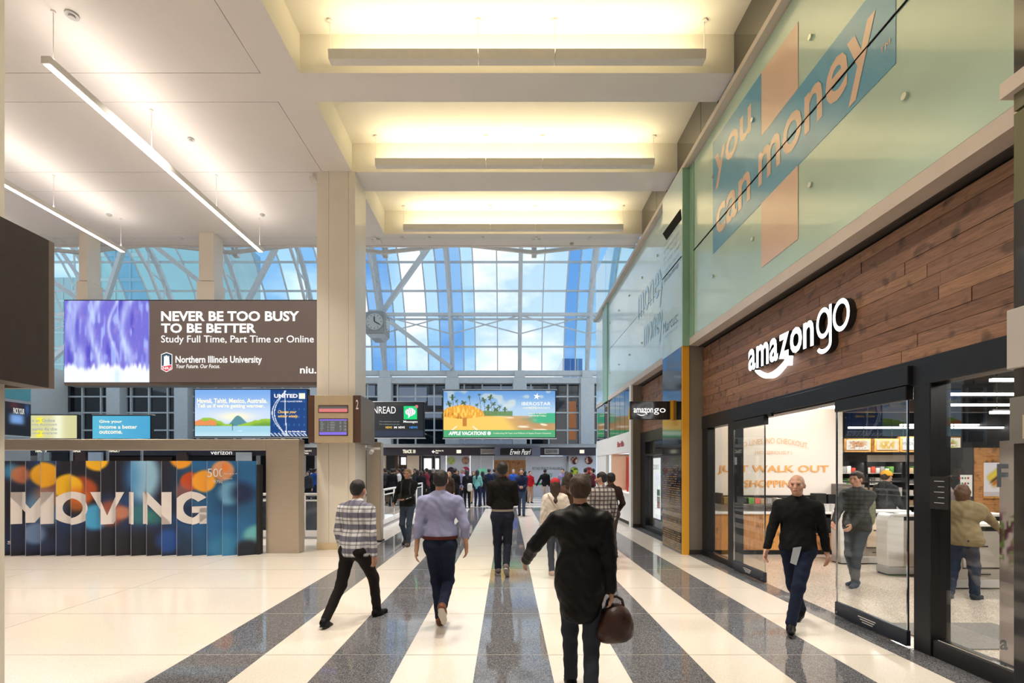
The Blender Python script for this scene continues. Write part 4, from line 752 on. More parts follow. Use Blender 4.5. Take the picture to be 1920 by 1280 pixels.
for k in range(3):
    for a in (903, 1023): fb('grille_slat', M['chrome'], a, a + 22, 843 + k * 2.6, 844 + k * 2.6, 29.55, .05)
fb('shop_fascia', mat('slate_blue_fascia', (.20, .21, .29), .4, noise=(4, .05, 2)), 928, 1013, 837, 855, 29.4, .5); fb('shop_fascia', M['black'], 938, 997, 840, 853, 29.36, .04)
ptext('lettering', 'Erwin Pearl', 956, 993, 842, 852, 29.34, M['txt'], fw, bold=-.01, italic=.25)
# shops left of the hoardings
fb('shop_back', M['charcoal'], -40, 828, 853, 931.5, 33.2, .2)
for a, b, mm in ((716, 722, 'cream'), (741, 746, 'brownmetal'), (763, 786, 'cream'), (786, 789, 'black'), (812, 815, 'black'), (826, 829, 'skin_panel'), (480, 484, 'greysteel'), (590, 597, 'greysteel'), (560, 570, 'skin_panel'), (330, 336, 'greysteel')): fb('shop_pier', M[mm], a, b, 853, 931.5, 30.6, .3)
for a, b in ((795, 809), (814, 823)): fb('lit_window', M['scr_white'], a, b, 859, 880, 32.8, .05)
for a, b, mm in ((724, 740, 'charcoal'), (747, 762, 'brownmetal'), (500, 555, 'charcoal'), (340, 470, 'charcoal'), (20, 320, 'brownmetal')): fb('shop_front', M[mm], a, b, 856, 931.5, 31.5, .1)
fb('lit_window', M['scr_white'], 752, 761, 857, 871, 31.4, .03) ; bpy.data.objects[-1] if False else None
for a, b, c in ((70, 92, 'greysteel'), (97, 128, 'black'), (140, 160, 'brownmetal'), (165, 190, 'skin_panel'), (330, 350, 'brownmetal'), (442, 470, 'white')): fb('shop_fitting', M[c], a, b, 847.5, 864, 29.6, .15)
# upper storey: columns, beams and dark windows below the vault
YV = 33.0; uw = empty('wall_upper_back', (0, YV, 3.3)); uw['kind'] = 'structure'; uw.name = 'wall_back'
K0, K1 = -8, 2; XK = lambda k: .81 + 4.565 * k
box('dark_glazing', M['winglass'], XK(K0), 12, YV + .25, YV + .3, 3.2, 8.0, parent=uw)
box('slab', M['greysteel'], -34, 12, YV - 3, YV + .3, 3.15, 3.3, parent=uw)
box('floor_beam', M['truss'], XK(K0) - 2, 12, YV - .3, YV + .3, 7.55, 7.95, parent=uw); box('floor_beam', M['truss'], XK(K0) - 2, 12, YV - .2, YV + .3, 8.12, 8.42, parent=uw)
for k in range(K0, K1 + 1):
    x = XK(k); box('column', M['truss'], x - .46, x + .46, YV - .45, YV + .3, 3.3, 7.9, parent=uw, bevel=.02); box('column', M['truss'], x - .36, x + .36, YV - .4, YV + .3, 7.9, 8.4, parent=uw, bevel=.03)
    if k < K1:
        for f in (.17, .44, .72, .9): box('mullion', M['truss'], x + 4.565 * f - .05, x + 4.565 * f + .05, YV + .1, YV + .25, 3.3, 7.55, parent=uw)
        for z in (4.4, 5.6, 6.7): box('transom', M['truss'], x + .4, x + 4.1, YV + .12, YV + .25, z - .05, z + .05, parent=uw)
litroom = mat('lit_office_room', (.02, .02, .02), .5, noise=(1.5, .6, 3), emit=(.20, .26, .36, .55)); litroom2 = mat('lit_timber_room', (.02, .02, .02), .5, noise=(1.5, .5, 3), emit=(.34, .13, .04, .6))
for a, b, y0, y1, mm in ((690, 703, 722, 745, 0), (748, 800, 726, 752, 0), (802, 828, 740, 760, 0), (748, 828, 775, 783, 0), (1066, 1080, 752, 802, 1), (1066, 1080, 806, 824, 1), (905, 1000, 724, 729, 0), (850, 960, 824, 834, 0)): fb('room_light', [litroom, litroom2][mm], a, b, y0, y1, YV + .2, .02, uw)
# ================================================================== GLASS VAULT
RV, YC, ZV = 9.67, 23.33, 8.26
def arc(th, r=RV): return YC + r * math.cos(th), ZV + r * math.sin(th)
va = empty('window_5', (0, YC, ZV)); va['kind'] = 'structure'; NR = 17; ths = [i * PI / NR for i in range(NR + 1)]
def pt(x, th, r=RV): y, z = arc(th, r); return (x, y, z)
pane_m = {'d': M['glass_sky3'], 'l': M['glass_sky2'], 'c': M['glass_sky'], 't': M['glass_teal']}
pat = {-2: 'dlclld', -1: 'dlccccx', 0: 'ccld', 1: 'llcd'}
def bay(k):
    if k == -2: return [('d', .16), ('l', .16), ('c', .32), ('l', .18), ('d', .18)]
    if k == -1: return [('d', .17), ('l', .17), ('c', .33), ('c', .33)]
    if k == 0: return [('c', .33), ('c', .33), ('d', .17), ('l', .17)]
    if k == 1: return [('l', .34), ('c', .33), ('l', .33)]
    if k == -3: return [('l', .2), ('c', .3), ('c', .3), ('d', .2)]
    return [('t', .34), ('t' if k % 2 else 'l', .33), ('t', .33)]
NV = 6
for k in range(K0, K1 + 1):
    x = XK(k)
    for c, wd in bay(k):
        x2 = x + 4.565 * wd
        for i in range(NV): MB().add([pt(x + .03, ths[i]), pt(x2 - .03, ths[i]), pt(x2 - .03, ths[i + 1]), pt(x + .03, ths[i + 1])], [(0, 1, 2, 3)]).build('pane', pane_m[c], va)
        mb = MB()
        for i in range(NR): mb.bar(pt(x2, ths[i]), pt(x2, ths[i + 1]), .07, .12, up=(0, 1, 0))
        mb.build('mullion', M['truss'], va); x = x2
mb = MB()
for i in range(NV, NR): mb.add([pt(XK(K0), ths[i]), pt(12, ths[i]), pt(12, ths[i + 1]), pt(XK(K0), ths[i + 1])], [(0, 1, 2, 3)])
mb.build('upper_glazing', M['glass_sky'], va)
for i in range(1, NR): MB().bar(pt(XK(K0), ths[i]), pt(12, ths[i]), .11, .11, up=(0, 1, 0)).build('purlin', M['truss'], va)
for k in range(K0, K1 + 1):
    x = XK(k); t = empty('roof_truss', pt(x, 0)); t['kind'] = 'structure'; t.name = 'trim_6'; q = [j * PI / 13 for j in range(14)]; o_, i_ = RV - .18, RV - 1.15
    m1, m2, m3 = MB(), MB(), MB()
    for j in range(13): m1.bar(pt(x, q[j], o_), pt(x, q[j + 1], o_), .26, .22, up=(0, 1, 0)); m2.bar(pt(x, q[j], i_ + (.9 if j == 0 else 0)), pt(x, q[j + 1], i_), .15, .15, up=(0, 1, 0))
    for j in range(13):
        m3.bar(pt(x, q[j], i_ + (.9 if j == 0 else 0)), pt(x, (q[j] + q[j + 1]) / 2, o_), .08, .08, up=(0, 1, 0)); m3.bar(pt(x, (q[j] + q[j + 1]) / 2, o_), pt(x, q[j + 1], i_), .08, .08, up=(0, 1, 0))
    m1.build('outer_chord', M['truss'], t); m2.build('inner_chord', M['truss'], t); m3.build('web', M['truss'], t)
br = empty('roof_bracing', (0, 30, 12)); br['kind'] = 'structure'; br.name = 'trim_7'
zth = lambda z: math.asin((z - ZV) / (RV - .6)); R6 = RV - .6
def bc(k0, z0, k1, z1, wd, rr=R6, n='brace'): MB().bar(pt(XK(k0), math.asin((z0 - ZV) / rr), rr), pt(XK(k1), math.asin((z1 - ZV) / rr), rr), wd, wd, up=(0, 1, 0)).build(n, M['truss'], br)
for k, s in ((-2, 1), (-4, -1), (-4, 1), (-6, -1), (-6, 1)): bc(k, 11.85, k + s, 15.9, .26); bc(k, 11.85, k + s, 8.5, .26)
for k in range(K0, K1): bc(k, 11.85, k + 1, 11.85, .20, n='tie_beam'); bc(k, 10.7, k + 1, 11.8, .07); bc(k, 11.8, k + 1, 10.7, .07); bc(k, 15.35, k + 1, 15.35, .12, n='tie_beam'); bc(k, 15.3, k + 1, 15.9, .09); bc(k, 15.9, k + 1, 15.3, .09)
# near side ceiling edge truss of the hall
for x in range(-9, 2):
    a = XK(x); MB().bar((a, YE + .35, 8.25), (a + 4.565, YE + .35, 8.75), .09, .09).bar((a, YE + .35, 8.75), (a + 4.565, YE + .35, 8.25), .09, .09).build('edge_lattice', M['truss'], br)
# station clock
ck = empty('station_clock', (-7.8, 29.6, 10), 'square station clock box with round white dials hanging by the column', 'clock')
xa, xb = P(685, 0, 29)[0], P(721.7, 0, 29)[0]; za_, zb_ = P(0, 633, 29)[2], P(0, 584, 29)[2]; cxx, czz = P(702.5, 0, 29)[0], P(0, 603, 29)[2]
box('clock_case', mat('clock_case_grey', (.33, .31, .28), .4, noise=(8, .1, 2)), xa, xb, 29, 30.2, za_ + .25, zb_, parent=ck, bevel=.05); box('clock_crown', M['greysteel'], xa + .1, xb - .1, 29.1, 30.1, zb_, zb_ + .16, parent=ck, bevel=.04)
MB().prism([(xa + .02, za_ + .25), (xb - .02, za_ + .25), (xb - .3, za_), (xa + .3, za_)], 29.05, 30.15, 'y').build('clock_base', M['greysteel'], ck); MB().bar(((xa + xb) / 2, 30.1, 10.7), ((xa + xb) / 2 - .3, 32.6, 10.7), .12).build('clock_bracket', M['truss'], ck)
dial = mat('clock_dial', (.60, .57, .50), .4, noise=(9, .03, 2))
MB().cyl((cxx, 29.0, czz), (cxx, 28.96, czz), .47, 32).build('dial', dial, ck); MB().cyl((cxx, 28.975, czz), (cxx, 28.965, czz), .51, 32).build('dial_ring', M['greysteel'], ck); MB().cyl((xb, 29.6, czz), (xb + .03, 29.6, czz), .47, 32).build('dial', dial, ck)
hm = MB()
for i in range(12): a = i * PI / 6; hm.bar((cxx + .37 * math.sin(a), 28.95, czz + .37 * math.cos(a)), (cxx + .43 * math.sin(a), 28.95, czz + .43 * math.cos(a)), .03, .01, up=(0, 1, 0)); hm.bar((xb + .04, 29.6 + .37 * math.sin(a), czz + .37 * math.cos(a)), (xb + .04, 29.6 + .43 * math.sin(a), czz + .43 * math.cos(a)), .03, .01)
hm.build('hour_marks', M['black'], ck)
for ang, L_, w_ in ((2.05, .36, .05), (-.05, .3, .06)): MB().bar((cxx, 28.93, czz), (cxx + L_ * math.sin(ang), 28.93, czz + L_ * math.cos(ang)), w_, .01, up=(0, 1, 0)).build('clock_hand', M['black'], ck)
# towers outside
def tower(px0, px1, pytop, Y, m, m2, label):
    a, b, z = P(px0, 0, Y)[0], P(px1, 0, Y)[0], P(0, pytop, Y)[2]; t = empty('exterior_tower', ((a + b) / 2, Y, 0), label, 'building'); box('tower_body', m, a, b, Y, Y + 25, 0, z, parent=t); nf = int(z / 3.6); mb = MB(); mv = MB()
    for i in range(nf): mb.box(a - .1, b + .1, Y - .1, Y, i * 3.6, i * 3.6 + .5)
    for i in range(int((b - a) / 2.2) + 1): mv.box(a + i * 2.2 - .1, a + i * 2.2 + .1, Y - .15, Y, 0, z)
    mb.build('floor_bands', m2, t); mv.build('fins', m2, t)
tg = mat('teal_tower_glass', (.40, .58, .58), .15, noise=(.05, .15, 3), coat=.5); tg2 = mat('grey_tower_glass', (.42, .50, .50), .25, noise=(.05, .15, 3), coat=.4); tfr = mat('tower_frame', (.55, .62, .60), .5, noise=(.5, .05, 2)); tbl = mat('blue_tower_glass', (.10, .20, .38), .12, noise=(.05, .15, 3), coat=.5)
tower(188, 268, 380, 70, tg, tfr, 'tall teal glass office tower seen through the left of the vault'); tower(300, 352, 430, 95, tg2, tfr, 'grey office tower seen through the vault between the two posts'); tower(100, 170, 520, 110, tg2, tfr, 'pale low office tower at the far left beyond the vault')
tower(370, 392, 400, 120, tg2, tfr, 'slim grey tower beside the wide cream post'); tower(500, 548, 640, 130, tbl, tfr, 'low blue tower beyond the vault near the column')
tower(1055, 1092, 672, 140, tbl, tfr, 'low blue stepped tower beyond the right end of the vault')
# ================================================================== STAIR WELL, RAILINGS, ESCALATORS
wl_ = MB().box(-29.9, -3.76, 12.25, 12.45, -1.5, .02).box(-3.96, -3.76, 12.45, 22, -1.5, .02).build('stairwell_curb', mat('grey_stone_curb', (.36, .33, .33), .35, noise=(14, .2, 4)), label='grey stone curb round the open stairwell behind the column', cat='curb')
box('floor', M['charcoal'], -30, -3.96, 12.45, 22, -1.55, -1.5, kind='structure')
def railing(p, q, label, n, h=1.1):
    t = empty('railing', p, label, 'railing'); p, q = Vector(p), Vector(q); wp = M['white']; d = (q - p)
    MB().cyl(p + Vector((0, 0, h)), q + Vector((0, 0, h)), .035, 8).build('top_rail', wp, t, smooth=True); MB().cyl(p + Vector((0, 0, h - .16)), q + Vector((0, 0, h - .16)), .022, 8).build('mid_rail', wp, t, smooth=True)
    MB().bar(p + Vector((0, 0, .1)), q + Vector((0, 0, .1)), .04, .16).build('toe_rail', wp, t)
    for i in range(n + 1): c = p + d * i / n; MB().cyl(c, c + Vector((0, 0, h)), .028, 8).build('post', wp, t, smooth=True)
    for i in range(n): a = p + d * (i + .06) / n; b = p + d * (i + .94) / n; MB().add([a + Vector((0, 0, .2)), b + Vector((0, 0, .2)), b + Vector((0, 0, h - .2)), a + Vector((0, 0, h - .2))], [(0, 1, 2, 3)]).build('glass_infill', M['glass'], t)
railing((-3.86, 12.36, .02), (-3.86, 21.8, .02), 'white tube railing along the right side of the stairwell', 7); railing((-12.6, 12.36, .02), (-3.95, 12.36, .02), 'white tube railing across the front of the stairwell', 7)
for i, x in enumerate((-6.35, -9.1)):
    e = empty('escalator', (x, 17, -1.5), ['escalator with black handrails nearest the column, behind the railing', 'escalator with black handrails farther left behind the folded wall'][i], 'escalator')
    for s in (-.55, .55):
        MB().tube([(x + s, 13.3, .2), (x + s, 13.0, .75), (x + s, 13.4, 1.0), (x + s, 14.5, .95), (x + s, 19.6, -.6)], .045, 8).build('handrail', M['black'], e, smooth=True)
        MB().prism([(13.2, .0), (13.2, .8), (14.5, .9), (19.6, -.65), (19.6, -1.5)], x + s - .01, x + s + .01, 'x').build('balustrade', mat('dark_balustrade', (.03, .03, .035), .1, noise=(3, .1, 2)) if i == 0 and s < 0 else bpy.data.materials['dark_balustrade'], e)
        MB().bar((x + s, 13.2, -.02), (x + s, 19.6, -1.48), .06, .12).build('skirt_rail', M['chrome'], e)
    for k in range(12): box('step', M['greysteel'], x - .5, x + .5, 14.3 + k * .42, 14.72 + k * .42, -.35 - k * .1, -.22 - k * .1, parent=e)
# ================================================================== INSIDE THE SHOP
box('ceiling', M['shopdark'], 4.2, 16, -3, 18, 4.0, 4.1, kind='structure')
box('wall_shop_left', M['whitewall'], 4.2, 7.27, 10.5, 10.66, 0, 4.0, kind='structure').name = 'wall_shop_left'
box('wall_shop_back', M['charcoal'], 7.3, 16, 17.6, 17.8, 0, 4.0, kind='structure'); box('wall_shop_inner', M['charcoal'], 7.2, 7.3, 10.66, 17.6, 0, 4.0, kind='structure'); box('wall_shop_right', M['charcoal'], 15.8, 16, -3, 17.6, 0, 4.0, kind='structure'); box('wall_shop_near', M['charcoal'], 4.2, 16, -3.1, -3, 0, 4.0, kind='structure')
shopname = empty('wall_lettering', (5.5, 10.48, 1.8), 'orange slogan lettering on the white wall inside the shop', 'lettering')
def arch(w_, h_, rise): return lambda a, b: (a, b + rise * (1 - ((a - w_ / 2) / (w_ / 2)) ** 2) - 0)
Yw = 10.485
def wtext(s, x0, x1, y0, y1, m, bold=.02, warp=None): a = P(x0, y1, Yw); b = P(x1, y0, Yw); return text('lettering', s, a, EX, EZ, b[0] - a[0], b[2] - a[2], m, shopname, bold=bold, warp=warp)
wd_ = P(1516, 0, Yw)[0] - P(1385, 0, Yw)[0]
wtext('NO LINES, NO CHECKOUT.', 1385, 1516, 831, 843, M['peach_text2'], .0, arch(wd_, .13, .12)); wtext('(NO, SERIOUSLY.)', 1416, 1485, 845, 853, M['peach_text2'], .0)
def slab(s, x0, x1, y0, y1):
    wtext(s, x0, x1, y0, y1, M['peach_text'], .02)
slab('JUST WALK OUT', 1346, 1554, 872, 889); slab('SHOPPING', 1396, 1498, 900, 913)
ct = empty('shop_counter', (5.6, 10.2, 0), 'long white topped counter with oak front under the orange lettering', 'counter')
yc0 = 9.97; box('worktop', M['white'], 4.22, 7.0, yc0 - .03, 10.49, .84, .875, parent=ct, bevel=.004)
for i, (a, b) in enumerate(((4.22, 4.62), (4.62, 4.86), (4.86, 5.25), (5.25, 5.62))): box('oak_front', [M['woodlight'], M['woodlight2']][i % 2], a + .003, b - .003, yc0, yc0 + .04, .1, .84, parent=ct)
box('oak_front', M['woodlight'], 5.62, 6.98, yc0, yc0 + .04, .1, .42, parent=ct); box('counter_body', M['charcoal'], 4.22, 6.98, yc0 + .35, 10.45, .1, .84, parent=ct); box('niche_floor', M['woodlight'], 5.62, 6.98, yc0, yc0 + .3, .40, .44, parent=ct); box('side_panel', M['woodlight2'], 6.94, 7.0, yc0, 10.45, .1, .84, parent=ct)
box('kick_plate', M['black'], 4.22, 6.95, yc0 + .06, yc0 + .1, 0, .1, parent=ct)
for i, x in enumerate((5.72, 6.38)):
    mwv = empty('microwave', (x + .28, 10.1, .44), ['black microwave in the counter niche, left of the two', 'black microwave in the counter niche, right of the two'][i], 'microwave')
    box('body', M['black'], x, x + .56, yc0 + .03, yc0 + .32, .442, .76, parent=mwv, bevel=.008); box('door', M['winglass'], x + .02, x + .42, yc0 + .02, yc0 + .03, .47, .73, parent=mwv); box('control_panel', M['charcoal'], x + .44, x + .54, yc0 + .02, yc0 + .03, .47, .73, parent=mwv); box('handle', M['chrome'], x + .40, x + .42, yc0 + .0, yc0 + .02, .5, .70, parent=mwv)
    for k in range(4): box('button', M['txtgrey'], x + .46, x + .52, yc0 + .015, yc0 + .02, .52 + k * .04, .535 + k * .04, parent=mwv)
sh = empty('wall_rack', (5.6, 10.4, 1.2), 'black wall rail shelf with boxes over the white counter', 'shelf')
box('rail', M['black'], 4.62, 6.95, 10.43, 10.5, 1.17, 1.20, parent=sh); box('backplate', M['black'], 4.50, 4.54, 10.2, 10.5, 1.03, 1.26, parent=sh)
cols = {'olive_box': (.20, .15, .06), 'red_box': (.6, .08, .05), 'green_box': (.15, .35, .08), 'white_box': (.75, .72, .68), 'grey_box': (.3, .3, .3), 'tan_box': (.5, .36, .22)}
for k, v in cols.items(): M[k] = mat(k, v, .5, noise=(9, .1, 2))
for i, (x, wd2, mm, h) in enumerate(((4.56, .16, 'olive_box', .14), (4.78, .06, 'black', .14), (5.0, .06, 'black', .13), (5.08, .12, 'green_box', .13), (5.21, .12, 'red_box', .12), (5.34, .12, 'tan_box', .11), (5.47, .09, 'grey_box', .12), (5.68, .1, 'white_box', .12), (5.8, .1, 'black', .14), (5.92, .12, 'white_box', .13), (6.08, .1, 'grey_box', .12), (6.5, .22, 'black', .22), (6.76, .16, 'black', .2))):
    box('condiment_box', M[mm], x, x + wd2, 10.2, 10.40, 1.032, 1.032 + h, label='small ' + {'olive_box': 'olive', 'black': 'black', 'green_box': 'green', 'red_box': 'red', 'tan_box': 'tan', 'grey_box': 'grey', 'white_box': 'white'}[mm] + ' box, number %s from the left on the wall rail' % ['one', 'two', 'three', 'four', 'five', 'six', 'seven', 'eight', 'nine', 'ten', 'eleven', 'twelve', 'thirteen'][i], cat='box', group='boxes on the wall rail', bevel=.004)
box('shelf_plate', M['chrome'], 4.5, 6.95, 10.18, 10.45, 1.02, 1.03, parent=sh)
sk = MB()
for j in range(9): sk.cyl((5.62, 10.2, .876 + j * .012), (5.62, 10.2, .884 + j * .012), .09 - .002 * j, 14)
for x, q_ in ((6.55, 'left'), (6.68, 'middle'), (6.8, 'right')): 
    o = MB(); [o.cyl((x, 10.15, .876 + j * .014), (x, 10.15, .886 + j * .014), .055, 12) for j in range(12)]; o.build('cup_lids', M['white'], label='%s one of three stacks of white cup lids on the counter' % q_, cat='lids', group='lid stacks on the counter')
sk.build('paper_plates', M['chrome'], label='small silver tray on the counter below the wall rail', cat='tray')
box('trim_8', mat('grey_shop_pier', (.22, .19, .17), .5, noise=(4, .05, 2)), 7.02, 7.3, 9.9, 10.5, 0, 1.45, kind='structure')
area('wall_washer', (5.7, 10.0, 3.3), 2.6, .15, SHOP_W * .28, (1, .84, .70), (0, .35, -1))
lp = empty('lit_poster', (4.35, 13.8, 0), 'tall glowing white poster stand inside the second shop bay', 'poster stand')
box('poster_case', M['charcoal'], 4.26, 4.36, 13.46, 14.16, .3, 2.12, parent=lp); box('poster_face', M['scr_white'], 4.25, 4.26, 13.48, 14.14, .35, 2.08, parent=lp); box('poster_foot', M['charcoal'], 4.24, 4.5, 13.6, 14.0, 0, .3, parent=lp)
for k, (z, mm) in enumerate(((1.1, 'green_box'), (.9, 'tan_box'), (.75, 'red_box'))): box('poster_picture', M[mm], 4.245, 4.25, 13.5, 13.75, z - .09, z + .09, parent=lp)
text('poster_lettering', '2001', (4.245, 14.1, 1.75), UM, EZ, .5, .14, M['txtdarkgrey'], lp)
area('bay_light', (5.4, 13, 2.6), 1.5, 1.5, 10, (1, .9, .8))
# ceiling lamps of the shop
for i, (py, Y, x0, x1) in enumerate(((738, 9.85, 1753, 1902), (758, 11.5, 1752, 1855), (772, 9.0, 1862, 1910), (796, 16.2, 1690, 1915), (801, 15.4, 1592, 1915), (711, 8.25, 1862, 1905), (762, 9.4, 1490, 1580))):
    a = P(x0, py, Y); b = P(x1, py, Y); x1_ = b[0] + (1.0 if x1 > 1850 else 0); z = a[2]
    t = empty('shop_lamp', (a[0], Y, z), ['long white shop lamp, nearest of the row behind the right window', 'shorter white shop lamp, second of the row behind the right window', 'short white shop lamp near the right pillar, below the middle', 'far white shop lamp, upper of the two longest', 'far white shop lamp, lower of the two longest', 'short white shop lamp highest up beside the right pillar', 'white shop lamp over the slogan wall'][i], 'lamp')
    box('tube', M['lampshop'], a[0], x1_, Y, Y + .07, z - .03, z + .02, parent=t); box('housing', M['charcoal'], a[0], x1_, Y, Y + .07, z + .02, z + .05, parent=t)
    for x in (a[0] + .1, x1_ - .1): MB().cyl((x, Y + .03, z), (x, Y + .03, 4.0), .006, 6).build('hanger', M['black'], t)
for x, y in ((6.3, 8.3), (9, 8.3), (6.0, 5.2), (9, 5.0), (11, 13.5), (7.8, 12.6), (5.6, 2.5)): area('shop_light', (x, y, 3.1), 2.2, .2, SHOP_W, SHOPC)
tr = empty('ceiling_services', (8, 8, 3.6), 'dark ducts, pipes and track spotlights under the shop ceiling', 'ducts')
MB().cyl((6, 9, 3.75), (15, 9, 3.75), .16, 14).build('duct', M['charcoal'], tr, smooth=True); MB().cyl((7, 7.3, 3.6), (14, 7.3, 3.6), .12, 14).build('duct', M['taupemetal'], tr, smooth=True); MB().box(6, 15, 11, 11.3, 3.5, 3.7).build('cable_tray', M['charcoal'], tr); MB().box(6, 15, 13, 13.2, 3.3, 3.6).build('cable_tray', M['taupemetal'], tr); MB().box(8.6, 8.8, 5, 16, 3.5, 3.62).build('cable_tray', M['taupemetal'], tr)
for k in range(8): MB().cyl((8.6 + k * .45, 12.2, 3.5), (8.6 + k * .45, 12.1, 3.3), .06, 10).cyl((8.6 + k * .45, 12.2, 3.5), (8.6 + k * .45, 12.2, 4), .01, 6).build('spotlight', M['black'], tr)
# light boxes over the coolers
def food(c0, c1_, c2_, seed):
    def f(U, V):
        c = base(U, c0); n = vnoise(U * 9, V * 5, seed); n2 = vnoise(U * 22, V * 11, seed + 1); m = np.exp(-((U - .5) / .36) ** 4 - ((V - .5) / .4) ** 4); c = mixc(c, c1_, m * sm(n, .35, .55)); return mixc(c, c2_, m * sm(n2, .6, .75) * .8)
    return f
YL = 14.0
for i, (x0, x1, c0, ca_, cb_, lab) in enumerate(((1584, 1634, (250, 240, 225), (220, 150, 90), (120, 60, 30), 'lit food picture box over the coolers, farthest left'), (1641, 1687, (250, 235, 215), (235, 170, 40), (240, 200, 80), 'lit food picture box with a yellow half circle over the coolers'), (1689, 1738, (250, 242, 235), (250, 240, 235), (200, 190, 180), 'white lit name box over the coolers next to the door post'), (1752, 1804, (235, 220, 200), (150, 170, 70), (190, 60, 40), 'lit salad picture box over the coolers behind the right window'))):
    t = empty('light_box', P(x0, 848, YL), lab, 'light box'); a = P(x0, 847, YL); b = P(x1, 822 if i < 2 else 818, YL)
    box('oak_frame', M['woodlight2'], a[0], b[0], YL + .02, YL + .15, a[2], b[2], parent=t); picture('lit_picture', food(c0, ca_, cb_, i * 7 + 3), (a[0] + .05, YL, a[2] + .06), (b[0] - a[0] - .1, 0, 0), (0, 0, b[2] - a[2] - .1), 44, 26, M['pic'], t)
    if i == 2: ptext('lettering', 'AMAZON', 1692, 1712, 828, 834, YL - .01, M['txtdarkgrey'], t)
    for x in (a[0] + .15, b[0] - .15): MB().cyl((x, YL + .1, b[2]), (x, YL + .1, 4), .008, 6).build('hanger', M['black'], t)
# coolers with products
r = random.Random(5); prod = [M[k] for k in ('red_box', 'tan_box', 'white_box', 'green_box', 'grey_box')]
for ci, x0 in enumerate((9.6, 10.75, 11.9, 13.05)):
    co = empty('cooler', (x0 + .55, 14.6, 0), ['dark cooler cabinet farthest left, beside the end of the white wall', 'dark cooler cabinet right behind the person in the yellow hat', 'dark cooler cabinet hidden in part by the door post', 'dark cooler cabinet farthest right behind the right window'][ci], 'cooler'); x1 = x0 + 1.12
    box('back', M['charcoal'], x0, x1, 15.1, 15.15, 0, 2.2, parent=co)
    for x in (x0, x1 - .05): box('side', M['charcoal'], x, x + .05, 14.5, 15.1, 0, 2.2, parent=co)
    box('head_panel', M['charcoal'] if ci == 0 else M['white'], x0, x1, 14.45, 14.5, 1.98, 2.18, parent=co); box('base', M['charcoal'], x0, x1, 14.45, 15.1, 0, .25, parent=co)
    for k in range(5):
        z = .3 + k * .33; box('shelf', M['white'] if k > 2 else M['greysteel'], x0 + .05, x1 - .05, 14.52, 15.1, z, z + .025, parent=co)
        for j in range(7):
            ci_ = r.randrange(5)
            if r.random() < .85: o = box('food_pack', prod[ci_], x0 + .09 + j * .14, x0 + .2 + j * .14, 14.6, 14.8, z + .026, z + .12 + r.random() * .12, label='%s food pack, %s from left on the %s shelf of the %s cooler' % (('red', 'tan', 'white', 'green', 'grey')[ci_], ('first', 'second', 'third', 'fourth', 'fifth', 'sixth', 'seventh')[j], ('bottom', 'second lowest', 'middle', 'second highest', 'top')[k], ('leftmost', 'second', 'third', 'rightmost')[ci]), cat='food pack', group='food packs in the %s cooler' % ('leftmost', 'second', 'third', 'rightmost')[ci])
    area('cooler_light', (x0 + .56, 14.5, 1.95), 1, .05, 3.5, (1, .93, .85), (0, .5, -1))
# timber wall with framed picture
tw = empty('timber_partition', (10.2, 10.2, 0), 'oak board partition with a dark end panel behind the woman in the olive jacket', 'partition'); Yt2 = 10.4
a0 = P(1822, 0, Yt2)[0]; zt = P(0, 839, Yt2)[2]; nb = 12
for k in range(nb): box('oak_board', M['woodh'], a0, 13.5, Yt2, Yt2 + .06, .1 + k * (zt - .1) / nb + .004, .1 + (k + 1) * (zt - .1) / nb, parent=tw)
box('dark_end', M['charcoal'], P(1793, 0, Yt2)[0], a0, Yt2 - .05, Yt2 + .4, 0, zt, parent=tw); box('notice', M['white'], P(1796, 0, Yt2)[0], P(1818, 0, Yt2)[0], Yt2 - .06, Yt2 - .05, P(0, 930, Yt2)[2], P(0, 890, Yt2)[2], parent=tw)
for k in range(12): c = P(1799.5 + (k % 4) * 5.3, 896 + (k // 4) * 10, Yt2 - .063); box('notice_print', [M['redtext'], M['txtdarkgrey'], M['green_box']][k % 3], c[0] - .018, c[0] + .018, Yt2 - .063, Yt2 - .06, c[2] - .02, c[2] + .02, parent=tw)
fpz = empty('framed_picture', (10.6, 10.3, 1.2), 'white framed sandwich picture on the oak partition', 'picture'); a = P(1845, 930, Yt2 - .04); b = P(1905, 867, Yt2 - .04)
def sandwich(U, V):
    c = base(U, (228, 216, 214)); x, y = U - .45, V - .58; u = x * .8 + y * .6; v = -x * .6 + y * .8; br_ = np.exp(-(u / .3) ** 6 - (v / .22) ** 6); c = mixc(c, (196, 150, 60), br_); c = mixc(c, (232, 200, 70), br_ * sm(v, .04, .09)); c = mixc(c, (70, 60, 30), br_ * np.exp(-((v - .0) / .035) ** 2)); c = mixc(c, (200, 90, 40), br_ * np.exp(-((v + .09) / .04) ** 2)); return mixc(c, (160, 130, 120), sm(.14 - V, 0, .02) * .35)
box('frame_edge', M['woodlight2'], a[0], b[0], Yt2 - .03, Yt2, a[2] - .05, b[2], parent=fpz); picture('printed_face', sandwich, (a[0], Yt2 - .035, a[2]), (b[0] - a[0], 0, 0), (0, 0, b[2] - a[2]), 60, 60, picture_mat('soft_lit_picture', .75), fpz)
